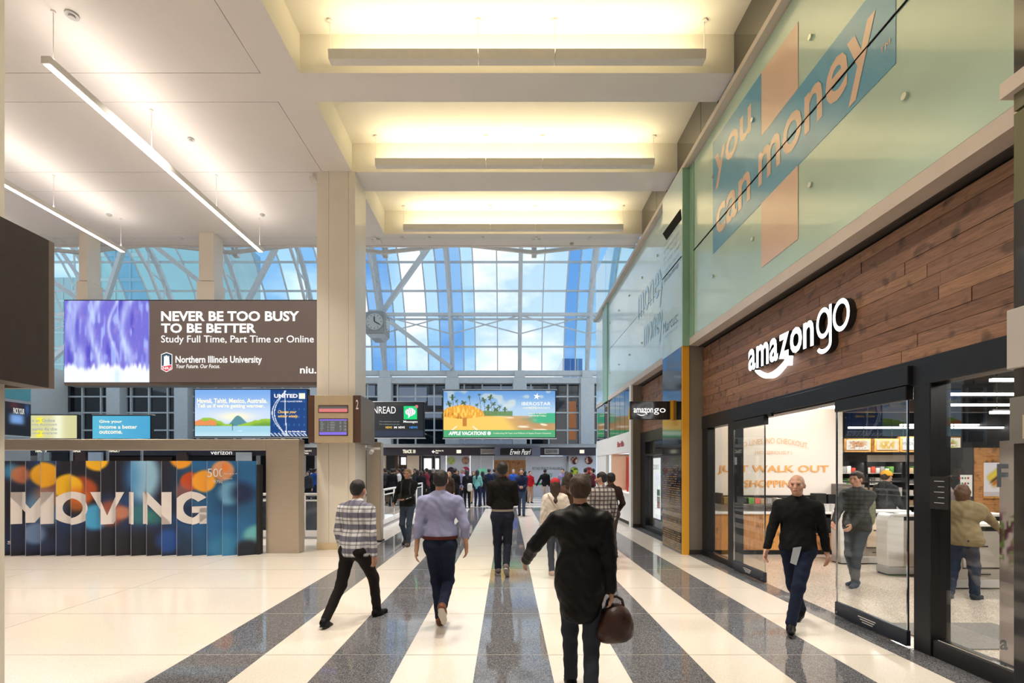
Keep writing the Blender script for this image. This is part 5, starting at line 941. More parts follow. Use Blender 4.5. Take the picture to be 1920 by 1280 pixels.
# gates
def gate(x0, x1, y, z, label, green=False):
    t = empty('entry_gate', ((x0 + x1) / 2, y, 0), label, 'gate'); d = .26
    pr = [(x0 + .02, .14), (x0, .35), (x0, z - .12), (x0 + .02, z - .03), (x0 + .06, z), (x0 + .28, z), (x0 + .28, .14)]
    MB().prism(pr, y, y + d, 'y').build('white_end', M['white'], t, bevel=.012)
    box('top_plate', M['white'], x0 + .1, x1, y - .02, y + d + .02, z - .05, z, parent=t, bevel=.008); box('body', M['greygate'], x0 + .28, x1, y + .01, y + d - .01, .14, z - .12, parent=t); box('dark_gap', M['black'], x0 + .28, x1, y + .03, y + d - .03, z - .12, z - .05, parent=t)
    box('base', M['greysteel'], x0 + .01, x1, y - .01, y + d + .01, .02, .14, parent=t, bevel=.006); box('plinth', M['black'], x0 + .03, x1, y + .01, y + d, 0, .02, parent=t)
    L = x1 - x0 - .5; box('door_panel', M['cream'] if not green else M['greygate'], x0 + .5, x0 + .5 + L * .62, y - .008, y + .01, .32, z - .16, parent=t, bevel=.003); box('end_panel', M['greygate'], x0 + .52 + L * .66, x1 - .02, y - .01, y + .01, .32, z - .16, parent=t)
    box('seam', M['black'], x0 + .5, x1, y + .0, y + .012, .30, .315, parent=t); box('slot', M['black'], x0 + .62, x0 + .86, y - .012, y - .006, .62, .64, parent=t); box('slot', M['black'], x0 + .6, x0 + .9, y - .012, y, .21, .225, parent=t)
    if green: box('green_strip', mat('lit_green_strip', (.01, .2, .1), .4, noise=(5, .02, 2), emit=(.0, .30, .13, .9)), x1 - .42, x1, y - .018, y - .008, z - .32, z - .22, parent=t)
gate(6.18, 7.5, 9.0, 1.0, 'white and grey entry gate farthest back, left of the other gates'); gate(6.32, 8.3, 8.05, 1.03, 'white and grey entry gate in the middle, seen beside the door edge'); gate(6.22, 7.75, 7.14, .97, 'white and grey entry gate nearest the glass, with a green strip', True)
bag = empty('basket_stack', (8, 11.5, 0), 'dark wire racks with white packs behind the gates', 'rack')
for z in (.3, .7, 1.1, 1.45): box('rack_shelf', M['charcoal'], 7.6, 9.4, 11.4, 11.8, z, z + .03, parent=bag)
for x in (7.6, 8.5, 9.37): box('rack_post', M['charcoal'], x, x + .03, 11.4, 11.8, 0, 1.55, parent=bag)
for k in range(10): box('crisp_pack', prod[(k * 3) % 5] if k % 3 else M['white_box'], 7.7 + (k % 5) * .34, 7.95 + (k % 5) * .34, 11.42, 11.5, .73 if k < 5 else 1.13, (.73 if k < 5 else 1.13) + .2, label='snack pack, %s from left on the %s shelf of the dark rack' % (('first', 'second', 'third', 'fourth', 'fifth')[k % 5], 'lower' if k < 5 else 'upper'), cat='snack pack', group='snack packs on the dark rack')
# tall banner at the right end of the window
bn = empty('banner_stand', (4.9, 4.4, 0), 'tall pale banner with salad picture standing inside the right window', 'banner')
def ban(U, V):
    c = base(U, (226, 208, 206)); n = vnoise(U * 6, V * 26, 3); n2 = vnoise(U * 9 + 3, V * 40, 4); m = np.exp(-((V - .56) / .11) ** 6); c = mixc(c, (110, 50, 70), m * sm(n, .3, .5)); c = mixc(c, (130, 150, 80), m * sm(n2, .5, .7)); c = mixc(c, (240, 230, 220), m * sm(n2, .78, .85)); c = mixc(c, (150, 130, 130), np.exp(-((V - .38) / .05) ** 4) * .8); return c
ya, yb = 4.42, 4.12; xa_, xb_ = P(1874, 0, ya)[0], P(1900, 0, yb)[0]; picture('banner_sheet', ban, (xa_, ya, .03), (xb_ - xa_ + .15, yb - ya, 0), (0, 0, 2.0), 16, 160, M['print'], bn); box('banner_foot', M['chrome'], xa_ - .02, xb_ + .2, yb - .05, ya + .06, 0, .03, parent=bn)
text('lettering', 'a', (xb_ - .08, yb + .035, .22), EX, EZ, .07, .09, M['txtdarkgrey'], bn, bold=.03); text('lettering', 'F', (xb_ - .11, yb + .03, 1.62), EX, EZ, .1, .2, M['txtdarkgrey'], bn, bold=.03)
# ================================================================== PEOPLE (one blended surface each, read off a distance field)
def v3(*a): return np.array(a, float)
class Field:
    def __init__(s, res): s.res = res; s.p = []; s.cuts = []
    def cap(s, a, b, ra, rb=None, k=.03): s.p.append(('c', v3(*a), v3(*b), ra, ra if rb is None else rb, k)); return s
    def ell(s, c, r, k=.03, rot=None): s.p.append(('e', v3(*c), v3(*r), rot, 0, k)); return s
    def sub(s, c, r, k=.01): s.p.append(('s', v3(*c), v3(*r), None, 0, k)); return s
    def cut(s, n, d, box_=None): s.cuts.append((v3(*n), d, box_)); return s          # keeps dot(n,x) < d
    def mesh(s, wrinkle=0, seed=0):
        lo = np.min([np.minimum(q[1], q[2]) - max(q[3], q[4]) if q[0] == 'c' else q[1] - np.max(q[2]) for q in s.p if q[0] != 's'], 0) - s.res * 2.5
        hi = np.max([np.maximum(q[1], q[2]) + max(q[3], q[4]) if q[0] == 'c' else q[1] + np.max(q[2]) for q in s.p if q[0] != 's'], 0) + s.res * 2.5
        n = np.ceil((hi - lo) / s.res).astype(int) + 1; ax = [lo[i] + np.arange(n[i]) * s.res for i in range(3)]; D = np.full(n, .5, np.float32)
        for q in s.p:
            k = q[5]; m = .02 + k * 1.2
            if q[0] == 'c': l, h = np.minimum(q[1], q[2]) - max(q[3], q[4]) - m, np.maximum(q[1], q[2]) + max(q[3], q[4]) + m
            else: l, h = q[1] - np.max(q[2]) - m, q[1] + np.max(q[2]) + m
            i0 = np.clip(np.floor((l - lo) / s.res).astype(int), 0, n - 1); i1 = np.clip(np.ceil((h - lo) / s.res).astype(int) + 1, 1, n)
            X, Y, Z = np.meshgrid(*[ax[i][i0[i]:i1[i]].astype(np.float32) for i in range(3)], indexing='ij', sparse=True); sl = tuple(slice(a, b) for a, b in zip(i0, i1))
            if q[0] == 'c':
                a, b = q[1], q[2]; ba = b - a; L = max(ba @ ba, 1e-9); h_ = np.clip(((X - a[0]) * ba[0] + (Y - a[1]) * ba[1] + (Z - a[2]) * ba[2]) / L, 0, 1)
                d = np.sqrt((X - a[0] - h_ * ba[0]) ** 2 + (Y - a[1] - h_ * ba[1]) ** 2 + (Z - a[2] - h_ * ba[2]) ** 2) - (q[3] + (q[4] - q[3]) * h_)
            else:
                c, r = q[1], q[2]; x, y, z = X - c[0], Y - c[1], Z - c[2]
                if q[3] is not None:
                    R = q[3]; x, y, z = R[0][0] * x + R[1][0] * y + R[2][0] * z, R[0][1] * x + R[1][1] * y + R[2][1] * z, R[0][2] * x + R[1][2] * y + R[2][2] * z
                k0 = np.sqrt((x / r[0]) ** 2 + (y / r[1]) ** 2 + (z / r[2]) ** 2); k1 = np.sqrt((x / r[0] ** 2) ** 2 + (y / r[1] ** 2) ** 2 + (z / r[2] ** 2) ** 2); d = k0 * (k0 - 1) / np.maximum(k1, 1e-6)
            A = D[sl]
            if q[0] == 's': h_ = np.clip(.5 - .5 * (A + d) / k, 0, 1); D[sl] = A * (1 - h_) + (-d) * h_ + k * h_ * (1 - h_)
            else: h_ = np.clip(.5 + .5 * (d - A) / k, 0, 1); D[sl] = d * (1 - h_) + A * h_ - k * h_ * (1 - h_)
        X, Y, Z = np.meshgrid(*[a.astype(np.float32) for a in ax], indexing='ij', sparse=True)
        if wrinkle:
            f = (np.sin(Z * 47 + 5 * np.sin(X * 17 + seed) + 4 * np.sin(Y * 13)) + np.sin(Z * 83 + X * 40 + 6 * np.sin(Y * 21 + seed)) * .5); D = D + wrinkle * f
        for nn, d, bx in s.cuts: D = np.maximum(D, nn[0] * X + nn[1] * Y + nn[2] * Z - d)
        return nets(D, lo, s.res)
def nets(D, lo, res):
    S_ = D < 0; n = D.shape; C = np.zeros((n[0]-1, n[1]-1, n[2]-1), np.int8)
    for dx in (0, 1):
        for dy in (0, 1):
            for dz in (0, 1): C += S_[dx:n[0]-1+dx, dy:n[1]-1+dy, dz:n[2]-1+dz]
    act = (C > 0) & (C < 8); idx = np.full(act.shape, -1, np.int64); ii = np.argwhere(act); idx[act] = np.arange(len(ii))
    acc = np.zeros((len(ii), 3)); cnt = np.zeros(len(ii)); i, j, k = ii.T
    offs = [(0,0,0),(1,0,0),(0,1,0),(1,1,0),(0,0,1),(1,0,1),(0,1,1),(1,1,1)]; vals = [D[i+a, j+b, k+c] for a, b, c in offs]
    for a, b in [(0,1),(2,3),(4,5),(6,7),(0,2),(1,3),(4,6),(5,7),(0,4),(1,5),(2,6),(3,7)]:
        va, vb = vals[a], vals[b]; m = (va < 0) != (vb < 0); t = np.where(m, va / np.where(m, va - vb, 1), 0); pa, pb = np.array(offs[a], float), np.array(offs[b], float)
        acc += np.where(m[:, None], pa + t[:, None] * (pb - pa), 0); cnt += m
    V = lo + (ii + acc / cnt[:, None]) * res; F = []
    for ax_ in range(3):
        sl0 = [slice(None)] * 3; sl1 = [slice(None)] * 3; sl0[ax_] = slice(0, -1); sl1[ax_] = slice(1, None); e = S_[tuple(sl0)] != S_[tuple(sl1)]; q = np.argwhere(e); b, c = (ax_ + 1) % 3, (ax_ + 2) % 3
        q = q[(q[:, b] > 0) & (q[:, c] > 0) & (q[:, b] < n[b] - 1) & (q[:, c] < n[c] - 1)]
        def g(db, dc): r = q.copy(); r[:, b] -= db; r[:, c] -= dc; return idx[r[:, 0], r[:, 1], r[:, 2]]
        f = np.stack([g(1, 1), g(0, 1), g(0, 0), g(1, 0)], -1); fl_ = S_[tuple(q.T)]; f[~fl_] = f[~fl_][:, ::-1]; F.append(f)
    F = np.concatenate(F) if F else np.zeros((0, 4), int); return V, F[(F >= 0).all(1)]
def tomesh(name, parts, mats):
    V = []; F = []; m = []; b = 0
    for (v, f), mi in parts: V.append(v); F.append(f + b); m += [mi] * len(f); b += len(v)
    V = np.concatenate(V); F = np.concatenate(F); me = bpy.data.meshes.new(name); me.vertices.add(len(V)); me.vertices.foreach_set('co', V.ravel()); me.loops.add(F.size); me.loops.foreach_set('vertex_index', F.ravel())
    me.polygons.add(len(F)); me.polygons.foreach_set('loop_start', np.arange(len(F)) * 4); me.polygons.foreach_set('material_index', m); me.polygons.foreach_set('use_smooth', [True] * len(F))
    for q in mats: me.materials.append(q)
    me.update(calc_edges=True); return me
def ik(a, c, l1, l2, pole):
    a, c, pole = v3(*a), v3(*c), v3(*pole); d = c - a; L = np.linalg.norm(d); 
    if L > (l1 + l2) * .998: c = a + d / L * (l1 + l2) * .998; d = c - a; L = np.linalg.norm(d)
    u = d / L; x = (l1 * l1 - l2 * l2 + L * L) / (2 * L); h = math.sqrt(max(l1 * l1 - x * x, 0)); p = pole - (pole @ u) * u; p /= np.linalg.norm(p) + 1e-9; return a + u * x + p * h, c
def hand(F, w_, d, nrm, side, curl=.5, spread=1.0):
    """palm, four fingers of different length with bends, thumb off the side; w_ wrist, d direction, nrm palm normal"""
    d = d / np.linalg.norm(d); nrm = nrm - (nrm @ d) * d; nrm /= np.linalg.norm(nrm) + 1e-9; s_ = np.cross(d, nrm) * side
    w_ = w_ - d * .02; F.cap(w_ - d * .03, w_ + d * .02, .026, .025, .01); pc = w_ + d * .055
    for t in (-.028, -.010, .010, .027): F.cap(w_ + d * .02 + s_ * t * .6, w_ + d * .085 + s_ * t, .014, .012, .012)
    for t, L in ((.030, .066), (.0105, .076), (-.0105, .070), (-.029, .054)):
        b = w_ + d * .090 + s_ * t; c1 = curl * .9; e1 = d * math.cos(c1) + nrm * math.sin(c1); e2 = d * math.cos(c1 * 2.1) + nrm * math.sin(c1 * 2.1); m_ = b + e1 * L * .5 + s_ * t * .1 * spread; F.cap(b, m_, .0092, .0085, .004); F.cap(m_, m_ + e2 * L * .5, .0085, .0068, .003)
    tb = w_ + d * .03 + s_ * .028; e = d * .75 + s_ * .6 + nrm * .35; e /= np.linalg.norm(e); tm = tb + e * .042; F.cap(tb, tm, .0125, .0105, .01); e2 = d * .9 + s_ * .15 + nrm * .4; e2 /= np.linalg.norm(e2); F.cap(tm, tm + e2 * .032, .0100, .0078, .004)
SK = {'fair': (.62, .34, .24), 'tan': (.46, .24, .16), 'dark': (.13, .065, .04), 'mid': (.52, .28, .19)}
for k, v in list(SK.items()): M['skin_' + k] = mat('skin_' + k, v, .5, noise=(9, .05, 3))
HR = {'black': (.012, .010, .010), 'brown': (.045, .024, .014), 'chestnut': (.10, .045, .02), 'grey': (.25, .24, .23), 'blond': (.30, .18, .08)}
for k, v in HR.items(): M['hair_' + k] = mat('hair_' + k, v, .55, noise=(60, .4, 3), bump=(90, .5), stretch=(3, 3, .5))
M['eye'] = mat('eye_dark', (.02, .015, .012), .2, noise=(9, .05, 2)); M['lips'] = mat('lip_skin', (.42, .14, .11), .5, noise=(9, .05, 2)); M['sole'] = mat('shoe_sole', (.5, .47, .43), .6, noise=(9, .05, 2))
_cl = {}
def cloth(c, rough=.85):
    c = tuple(c)
    if c not in _cl: _cl[c] = mat('cloth_%d' % len(_cl), c, rough, noise=(5, .12, 4), bump=(220, .12), spec=.18)
    return _cl[c]
def plaid(name, bg_, band, line, period=.12, horizontal=False):
    m = bpy.data.materials.new(name); m.use_nodes = True; nt = m.node_tree; b = nt.nodes['Principled BSDF']; N = nt.nodes.new; K = nt.links.new; tc = N('ShaderNodeTexCoord'); sp = N('ShaderNodeSeparateXYZ'); K(tc.outputs['Object'], sp.inputs[0])
    def band_(sock, per, lo_, off=0.0):
        a = N('ShaderNodeMath'); a.operation = 'MULTIPLY_ADD'; a.inputs[1].default_value = 1 / per; a.inputs[2].default_value = off + 50; K(sock, a.inputs[0]); f = N('ShaderNodeMath'); f.operation = 'FRACT'; K(a.outputs[0], f.inputs[0]); g = N('ShaderNodeMath'); g.operation = 'LESS_THAN'; g.inputs[1].default_value = lo_; K(f.outputs[0], g.inputs[0]); return g.outputs[0]
    def mx(a, b_, fac, k):
        q = N('ShaderNodeMix'); q.data_type = 'RGBA'; 
        w_ = N('ShaderNodeMath'); w_.operation = 'MULTIPLY'; w_.inputs[1].default_value = k; K(fac, w_.inputs[0]); K(w_.outputs[0], q.inputs[0])
        if isinstance(a, tuple): q.inputs[6].default_value = (*a, 1)
        else: K(a, q.inputs[6])
        q.inputs[7].default_value = (*b_, 1); return q.outputs[2]
    c = mx(bg_, band, band_(sp.outputs[2], period, .45), .8); c = mx(c, band, band_(sp.outputs[0], period, .3 if horizontal else .45), .35 if horizontal else .75); c = mx(c, line, band_(sp.outputs[2], period, .1, .3), .6); c = mx(c, line, band_(sp.outputs[0], period, .1, .3), .5)
    K(c, b.inputs['Base Color']); b.inputs['Roughness'].default_value = .85; return m
def build_person(o, fine=True):
    """local frame: faces +y, feet about the origin. Returns {part: mesh}"""
    H = o.get('h', 1.75) / 1.75; g = lambda *a: v3(*a) * H; lean = o.get('lean', .0); fem = o.get('fem', 0); wide = o.get('wide', 1.0); rb = .011 if fine else .02
    hp = o.get('hipz', .93); pel = g(0, 0, hp); ch = pel + g(0, lean * .6, .37); nk = pel + g(0, lean * .9, .545); hd = nk + g(o.get('headx', 0), lean * .3 + .025 + o.get('heady', 0), .165); sw = (.175 - .02 * fem) * wide
    R = {}
    for s, n in ((-1, 'l'), (1, 'r')):
        sh = pel + g(s * sw, lean * .85 - .01, .475); wr_ = g(*o.get('w' + n, (s * .25, .04, .86))); el, wr_ = ik(sh, wr_, .285 * H, .25 * H, (s * .5, -1, -.15)); R['sh' + n], R['el' + n], R['wr' + n] = sh, el, wr_
        hpj = pel + g(s * .085, 0, -.02); an = g(*o.get('a' + n, (s * .1, 0, .085))); kn, an = ik(hpj, an, .43 * H, .415 * H, (s * .08, 1, .1)); R['hp' + n], R['kn' + n], R['an' + n] = hpj, kn, an
    skin = M['skin_' + o.get('skin', 'fair')]; out = {}
    # body: torso, neck, limbs in one field (slightly inside the clothes), then the finer head and hands
    B = Field(.018 if fine else .024); B.ell(pel + g(0, 0, .0), (.145 * H * wide, .10 * H, .12 * H), .05); B.ell(ch, (.15 * H * wide, .10 * H, .2 * H), .06); B.cap(ch + g(0, 0, .1), nk + g(0, 0, .08), .06 * H, .05 * H, .04); B.cap(nk, hd - g(0, .01, .02), .052 * H, .05 * H, .02); B.ell(hd + g(0, -.012, .01), g(.066, .085, .095), .02)
    for n in 'lr': B.cap(R['sh' + n], R['el' + n], .046 * H, .036 * H, .03); B.cap(R['el' + n], R['wr' + n], .036 * H, .026 * H, .015); B.cap(R['hp' + n], R['kn' + n], .075 * H, .05 * H, .04); B.cap(R['kn' + n], R['an' + n], .05 * H, .035 * H, .02)
    parts = [(B.mesh(), 0)]
    Fh = Field(.0065 if fine else .013); ha = o.get('yaw', 0); ca, sa = math.cos(ha), math.sin(ha); hh = lambda x, y, z: hd + v3((x * ca - y * sa), (x * sa + y * ca), z) * H; rot = np.array([[ca, -sa, 0], [sa, ca, 0], [0, 0, 1]])
    Fh.ell(hh(0, -.012, .03), g(.074, .093, .088), .02, rot); Fh.ell(hh(0, .018, -.035), g(.058, .068, .075), .03, rot); Fh.ell(hh(0, .060, -.085), g(.026, .022, .02), .02, rot); Fh.cap(hh(0, .084, .012), hh(0, .106, -.026), .011 * H, .015 * H, .012); Fh.cap(hh(-.035, .073, .028), hh(.035, .073, .028), .013 * H, .013 * H, .02)
    Fh.cap(hh(-.018, .083, -.055), hh(.018, .083, -.055), .009 * H, .009 * H, .01); Fh.sub(hh(-.03, .092, .008), g(.018, .014, .011), .012); Fh.sub(hh(.03, .092, .008), g(.018, .014, .011), .012)
    for s in (-1, 1): Fh.ell(hh(s * .076, -.004, -.005), g(.012, .02, .032), .006, rot); Fh.ell(hh(s * .045, .055, -.02), g(.022, .022, .024), .02, rot)
    Fh.cap(hh(0, -.02, -.06), nk, .052 * H, .056 * H, .02); parts.append((Fh.mesh(), 0))
    for s, n in ((-1, 'l'), (1, 'r')):
        Hd = Field(.0045 if fine else .009); d = R['wr' + n] - R['el' + n]; d /= np.linalg.norm(d); nr = v3(*o.get('pn' + n, (-s, .25, 0))); hand(Hd, R['wr' + n] + d * .015, d, nr, s, o.get('curl', .45)); parts.append((Hd.mesh(), 0))
    if fine and not o.get('back'):
        E_ = Field(.0035); [E_.ell(hh(s * .030, .083, .008), g(.0105, .007, .0045), .001) for s in (-1, 1)]; parts.append((E_.mesh(), 1)); L_ = Field(.0035); L_.cap(hh(-.02, .089, -.056), hh(.02, .089, -.056), .0055, .0055, .002); parts.append((L_.mesh(), 2)); Q = Field(.0035); [Q.cap(hh(s * .044, .077, .032), hh(s * .018, .085, .035), .003, .0035, .002) for s in (-1, 1)]; parts.append((Q.mesh(), 0 if o.get('hair') == 'bald' else 1))
    out['body'] = tomesh('body', parts, [skin, M['eye'], M['lips']])
    # top
    T = Field(rb); e = o.get('puff', 1.0); hem = o.get('hem', .86) * H; wv = 1 - .12 * fem
    T.ell(ch + g(0, .005, .035), (.178 * H * wide * e, .124 * H * e, .20 * H), .05); T.cap(R['shl'] + g(.045, 0, -.02), R['shr'] + g(-.045, 0, -.02), .066 * H * e, .066 * H * e, .05); T.ell(pel + g(0, .003, .12), (.168 * H * wide * e * wv, .118 * H * e, .17 * H), .08); T.cap(ch + g(0, -.01, .12), nk + g(0, -.0, .0), .088 * H, .062 * H, .05)
    T.ell(pel + g(0, 0, -.02), (.172 * H * wide * e, .128 * H * e, .16 * H), .07)
    if fem: T.ell(ch + g(0, .085, .02), g(.12, .05, .06), .04)
    if o.get('coat'):
        zc = o['coat'] * H; T.cap(pel + g(-.04, 0, 0), (-.045 * H, -.01, zc + .1), .118 * H * e, .108 * H * e, .08); T.cap(pel + g(.04, 0, 0), (.035 * H, -.01, zc + .1), .118 * H * e, .108 * H * e, .08); hem = zc
    sl = o.get('sleeve', 1.0); ks = .03
    for n in 'lr':
        S1 = R['sh' + n] + g(0, 0, .005); T.cap(S1, R['el' + n], .066 * H * e, .052 * H * e, .045)
        if sl > .5: w2 = R['el' + n] + (R['wr' + n] - R['el' + n]) * min(1, sl); T.cap(R['el' + n], w2, .052 * H * e, (.040 if sl >= 1 else .045) * H * e, .02)
    T.cut((0, 0, -1), -hem)
    if o.get('collar', 1): T.cap(nk + g(-.012, -.005, .005), nk + g(.012, -.005, .03), .060 * H, .056 * H, .012)
    if o.get('hood'): T.ell(nk + g(0, -.06, .0), g(.11, .07, .07), .05)
    out['top'] = (T.mesh(.0022 * e if fine else .0, o.get('seed', 0)))
    # trousers
    L = Field(rb); ft = o.get('fit', 1.0); L.ell(pel + g(0, -.002, .01), (.160 * H * wide, .116 * H, .13 * H), .05); L.cut((0, 0, 1), (hp + .13) * H)
    for s, n in ((-1, 'l'), (1, 'r')):
        L.ell(R['hp' + n] + g(s * .01, -.03, .0), g(.085, .095, .1), .05); L.cap(R['hp' + n], R['kn' + n], .092 * H * ft, .066 * H * ft, .05); an_ = R['an' + n]; ks_ = R['kn' + n] + (an_ - R['kn' + n]) * (.97); L.cap(R['kn' + n], ks_, .064 * H * ft, .052 * H * (ft * 1.05), .03)
    out['trousers'] = L.mesh(.0022 if fine else 0, 3)
    # shoes
    for s, n in ((-1, 'l'), (1, 'r')):
        F = Field(rb * .8); an_ = R['an' + n]; pt_ = o.get('p' + n, 0.0); yw = s * -.18 * -1; dr = v3(math.sin(yw) * math.cos(pt_), math.cos(yw) * math.cos(pt_), -math.sin(pt_)); up = v3(0, math.sin(pt_), math.cos(pt_)); hl = an_ - up * .048 * H - dr * .03 * H
        F.cap(hl, hl + dr * .075 * H, .040 * H, .042 * H, .02); F.cap(hl + dr * .06 * H, hl + dr * .185 * H - up * .008, .040 * H, .030 * H, .03); F.cap(an_ + up * .01, hl + up * .02, .045 * H, .04 * H, .03)
        if o.get('boot'): F.cap(an_ + g(0, 0, .06), an_, .05 * H, .05 * H, .02); F.cap(hl - dr * .01, hl - up * .035, .02, .016, .01)
        F.cut(-up, -(up @ (hl - up * .036 * H))); out['shoe' + n] = F.mesh()
        G_ = Field(rb * .8); G_.cap(hl - up * .034 * H, hl + dr * .08 * H - up * .034 * H, .038 * H, .042 * H, .02); G_.cap(hl + dr * .06 * H - up * .034 * H, hl + dr * .190 * H - up * .034 * H, .04 * H, .032 * H, .02); G_.cut(-up, -(up @ (hl - up * .044 * H))); G_.cut(up, (up @ (hl - up * .030 * H))); out['sole' + n] = G_.mesh()
    hs = o.get('hair', 'short')
    if hs != 'bald':
        Q = Field(.008 if fine else .014); Q.ell(hh(0, -.022, .045), g(.086, .098, .088), .02, rot); Q.ell(hh(0, -.06, -.005), g(.074, .055, .07), .03, rot)
        if hs == 'long': Q.cap(hh(0, -.055, -.02), nk + g(0, -.085, -.12), .075 * H, .055 * H, .04); Q.cap(nk + g(0, -.085, -.1), ch + g(0, -.13, .06), .055 * H, .03 * H, .03); [Q.cap(hh(s * .06, -.01, 0), nk + g(s * .06, -.02, -.03), .035 * H, .028 * H, .03) for s in (-1, 1)]
        if hs == 'bob': Q.cap(hh(0, -.04, -.02), hh(0, -.045, -.1), .085 * H, .07 * H, .04); [Q.cap(hh(s * .06, 0, 0), hh(s * .064, .0, -.09), .03 * H, .026 * H, .03) for s in (-1, 1)]
        f = v3(-sa, ca, 0); Q.sub(hh(0, .112, -.025), g(.078, .085, .072), .02)
        if hs == 'short': Q.cut((0, 0, -1), -(hd[2] - .062 * H))
        out['hair'] = Q.mesh(.002 if fine else 0, 1)
    if o.get('hat'):
        Q = Field(.009); Q.ell(hh(0, -.015, .055), g(.092, .106, .088), .02, rot); Q.cut((0, 0, -1), -(hd[2] + .022 * H)) 
        if o['hat'] == 'cap':
            Q.cuts = []; Q.sub(hh(0, 0, -.06), g(.12, .13, .085), .01); Q.cap(hh(-.05, .11, .035), hh(.05, .11, .035), .012, .012, .01); Q.cap(hh(-.04, .135, .03), hh(.04, .135, .03), .01, .01, .02)
        else: Q.cap(hh(-.03, .0, .03), hh(.03, 0, .03), .07, .07, .04)
        out['hat'] = Q.mesh()
    out['R'] = R; out['hd'] = hd; out['nk'] = nk; out['ch'] = ch; out['pel'] = pel; return out
def place(o, X, Y, heading, label, top, legs, shoe, hat=None, group=None, extra=None, fine=True, cache=None):
    d = cache or build_person(o, fine); t = empty('person', (X, Y, o.get('lift', 0)), label, 'person', group); t.rotation_euler = (0, 0, math.radians(heading))
    hair = M['hair_' + o.get('haircol', 'brown')]
    def ch(name, key, mats):
        q = d[key]
        if not isinstance(q, bpy.types.Mesh): q = d[key] = tomesh(name, [(q, 0)], [mats])
        ob = link(name, q, t, world=False)
        if ob.data.materials[0] is not mats: ob.material_slots[0].link = 'OBJECT'; ob.material_slots[0].material = mats
        return ob
    ch('body', 'body', M['skin_' + o.get('skin', 'fair')]); ch(o.get('topname', 'shirt'), 'top', top); ch('trousers', 'trousers', legs)
    for n in 'lr': s_ = ch('shoe', 'shoe' + n, shoe); q = ch('sole', 'sole' + n, M['sole'] if not o.get('darksole') else M['black']); q.parent = s_
    if 'hair' in d: ch('hair', 'hair', hair)
    if 'hat' in d: ch('hat', 'hat', hat)
    if extra: extra(t, d)
    return t, d
def lpart(t, name, mb, m, smooth=True):
    me = bpy.data.meshes.new(name); me.from_pydata(mb.v, [], mb.f); me.materials.append(m); bm = bmesh.new(); bm.from_mesh(me); bmesh.ops.recalc_face_normals(bm, faces=bm.faces); bm.to_mesh(me); bm.free(); return link(name, me, t, world=False)
navy, blk, dkgrey = (.012, .018, .040), (.006, .006, .007), (.04, .04, .045)
def belt(col, z, rx=.168, ry=.124):
    def f(t, d):
        mb = MB(); n = 28; H = 1; vs = []
        for k in range(n): a = k * 2 * PI / n; vs += [(rx * math.cos(a), ry * math.sin(a), z - .018), (rx * math.cos(a), ry * math.sin(a), z + .018)]
        mb.add(vs, [(2 * k, 2 * ((k + 1) % n), 2 * ((k + 1) % n) + 1, 2 * k + 1) for k in range(n)]); lpart(t, 'belt', mb, cloth(col, .5))
    return f
# 1 man in blue violet shirt, walking away
place(dict(h=1.75, back=1, hair='short', haircol='black', skin='mid', wl=(-.265, -.02, .86), wr=(.29, .02, .90), al=(-.01, .06, .085), ar=(.05, -.26, .30), pr=1.0, sleeve=.95, hem=1.0, wide=1.12, hipz=.93, lean=.02, topname='dress_shirt', puff=1.03), -.76, 5.45, 2, 'man in violet blue dress shirt and navy trousers walking away', cloth((.31, .32, .52)), cloth(navy), cloth((.16, .06, .03), .4), extra=belt((.09, .02, .015), 1.012, .200, .142))
# 2 man in plaid shirt on the left
place(dict(h=1.68, back=1, hair='short', haircol='black', skin='mid', wl=(-.24, .10, .84), wr=(.26, .02, .80), al=(-.18, -.30, .10), ar=(.13, .28, .085), pl=.35, sleeve=1, hem=.80, wide=1.08, hipz=.88, lean=.05, topname='plaid_shirt', puff=1.08, darksole=1), -1.78, 5.62, -18, 'man in white and navy checked shirt striding away at the left', plaid('navy_white_check', (.70, .70, .72), (.055, .05, .12), (.02, .02, .05), .135, True), cloth((.016, .013, .013)), cloth(blk, .5))
# 3 man in black polo, centre
place(dict(h=1.86, back=1, hair='short', haircol='black', skin='dark', wl=(-.10, .22, 1.10), wr=(.12, .24, 1.08), al=(-.07, .10, .085), ar=(.06, -.16, .17), pr=.8, sleeve=.45, hem=1.03, wide=1.02, hipz=.94, topname='polo_shirt'), -.09, 8.1, 0, 'tall man in black polo and dark jeans walking away in the middle', cloth((.010, .009, .009)), cloth((.016, .020, .035)), cloth((.13, .11, .10), .5), extra=belt((.28, .24, .2), 1.085, .180, .14))
# 4 woman in red cap
def strap(t, d):
    mb = MB(); mb.tube([(-.12, -.10, 1.36), (.02, -.155, 1.15), (.17, -.10, .92)], .012, 6); lpart(t, 'bag_strap', mb, cloth((.5, .42, .36)))
place(dict(h=1.60, back=1, fem=1, hair='long', haircol='brown', skin='fair', wl=(-.26, -.02, .80), wr=(.24, .12, .95), al=(-.06, .12, .085), ar=(.08, -.22, .16), pr=.6, sleeve=1, hem=.92, hat='cap', hipz=.93, topname='sweater', puff=1.16, wide=1.0), .78, 7.95, -4, 'woman in red cap, white sweater and grey jeans walking away', cloth((.74, .66, .58)), cloth((.085, .10, .135)), cloth((.62, .45, .40), .6), hat=cloth((.42, .035, .045)), extra=strap)
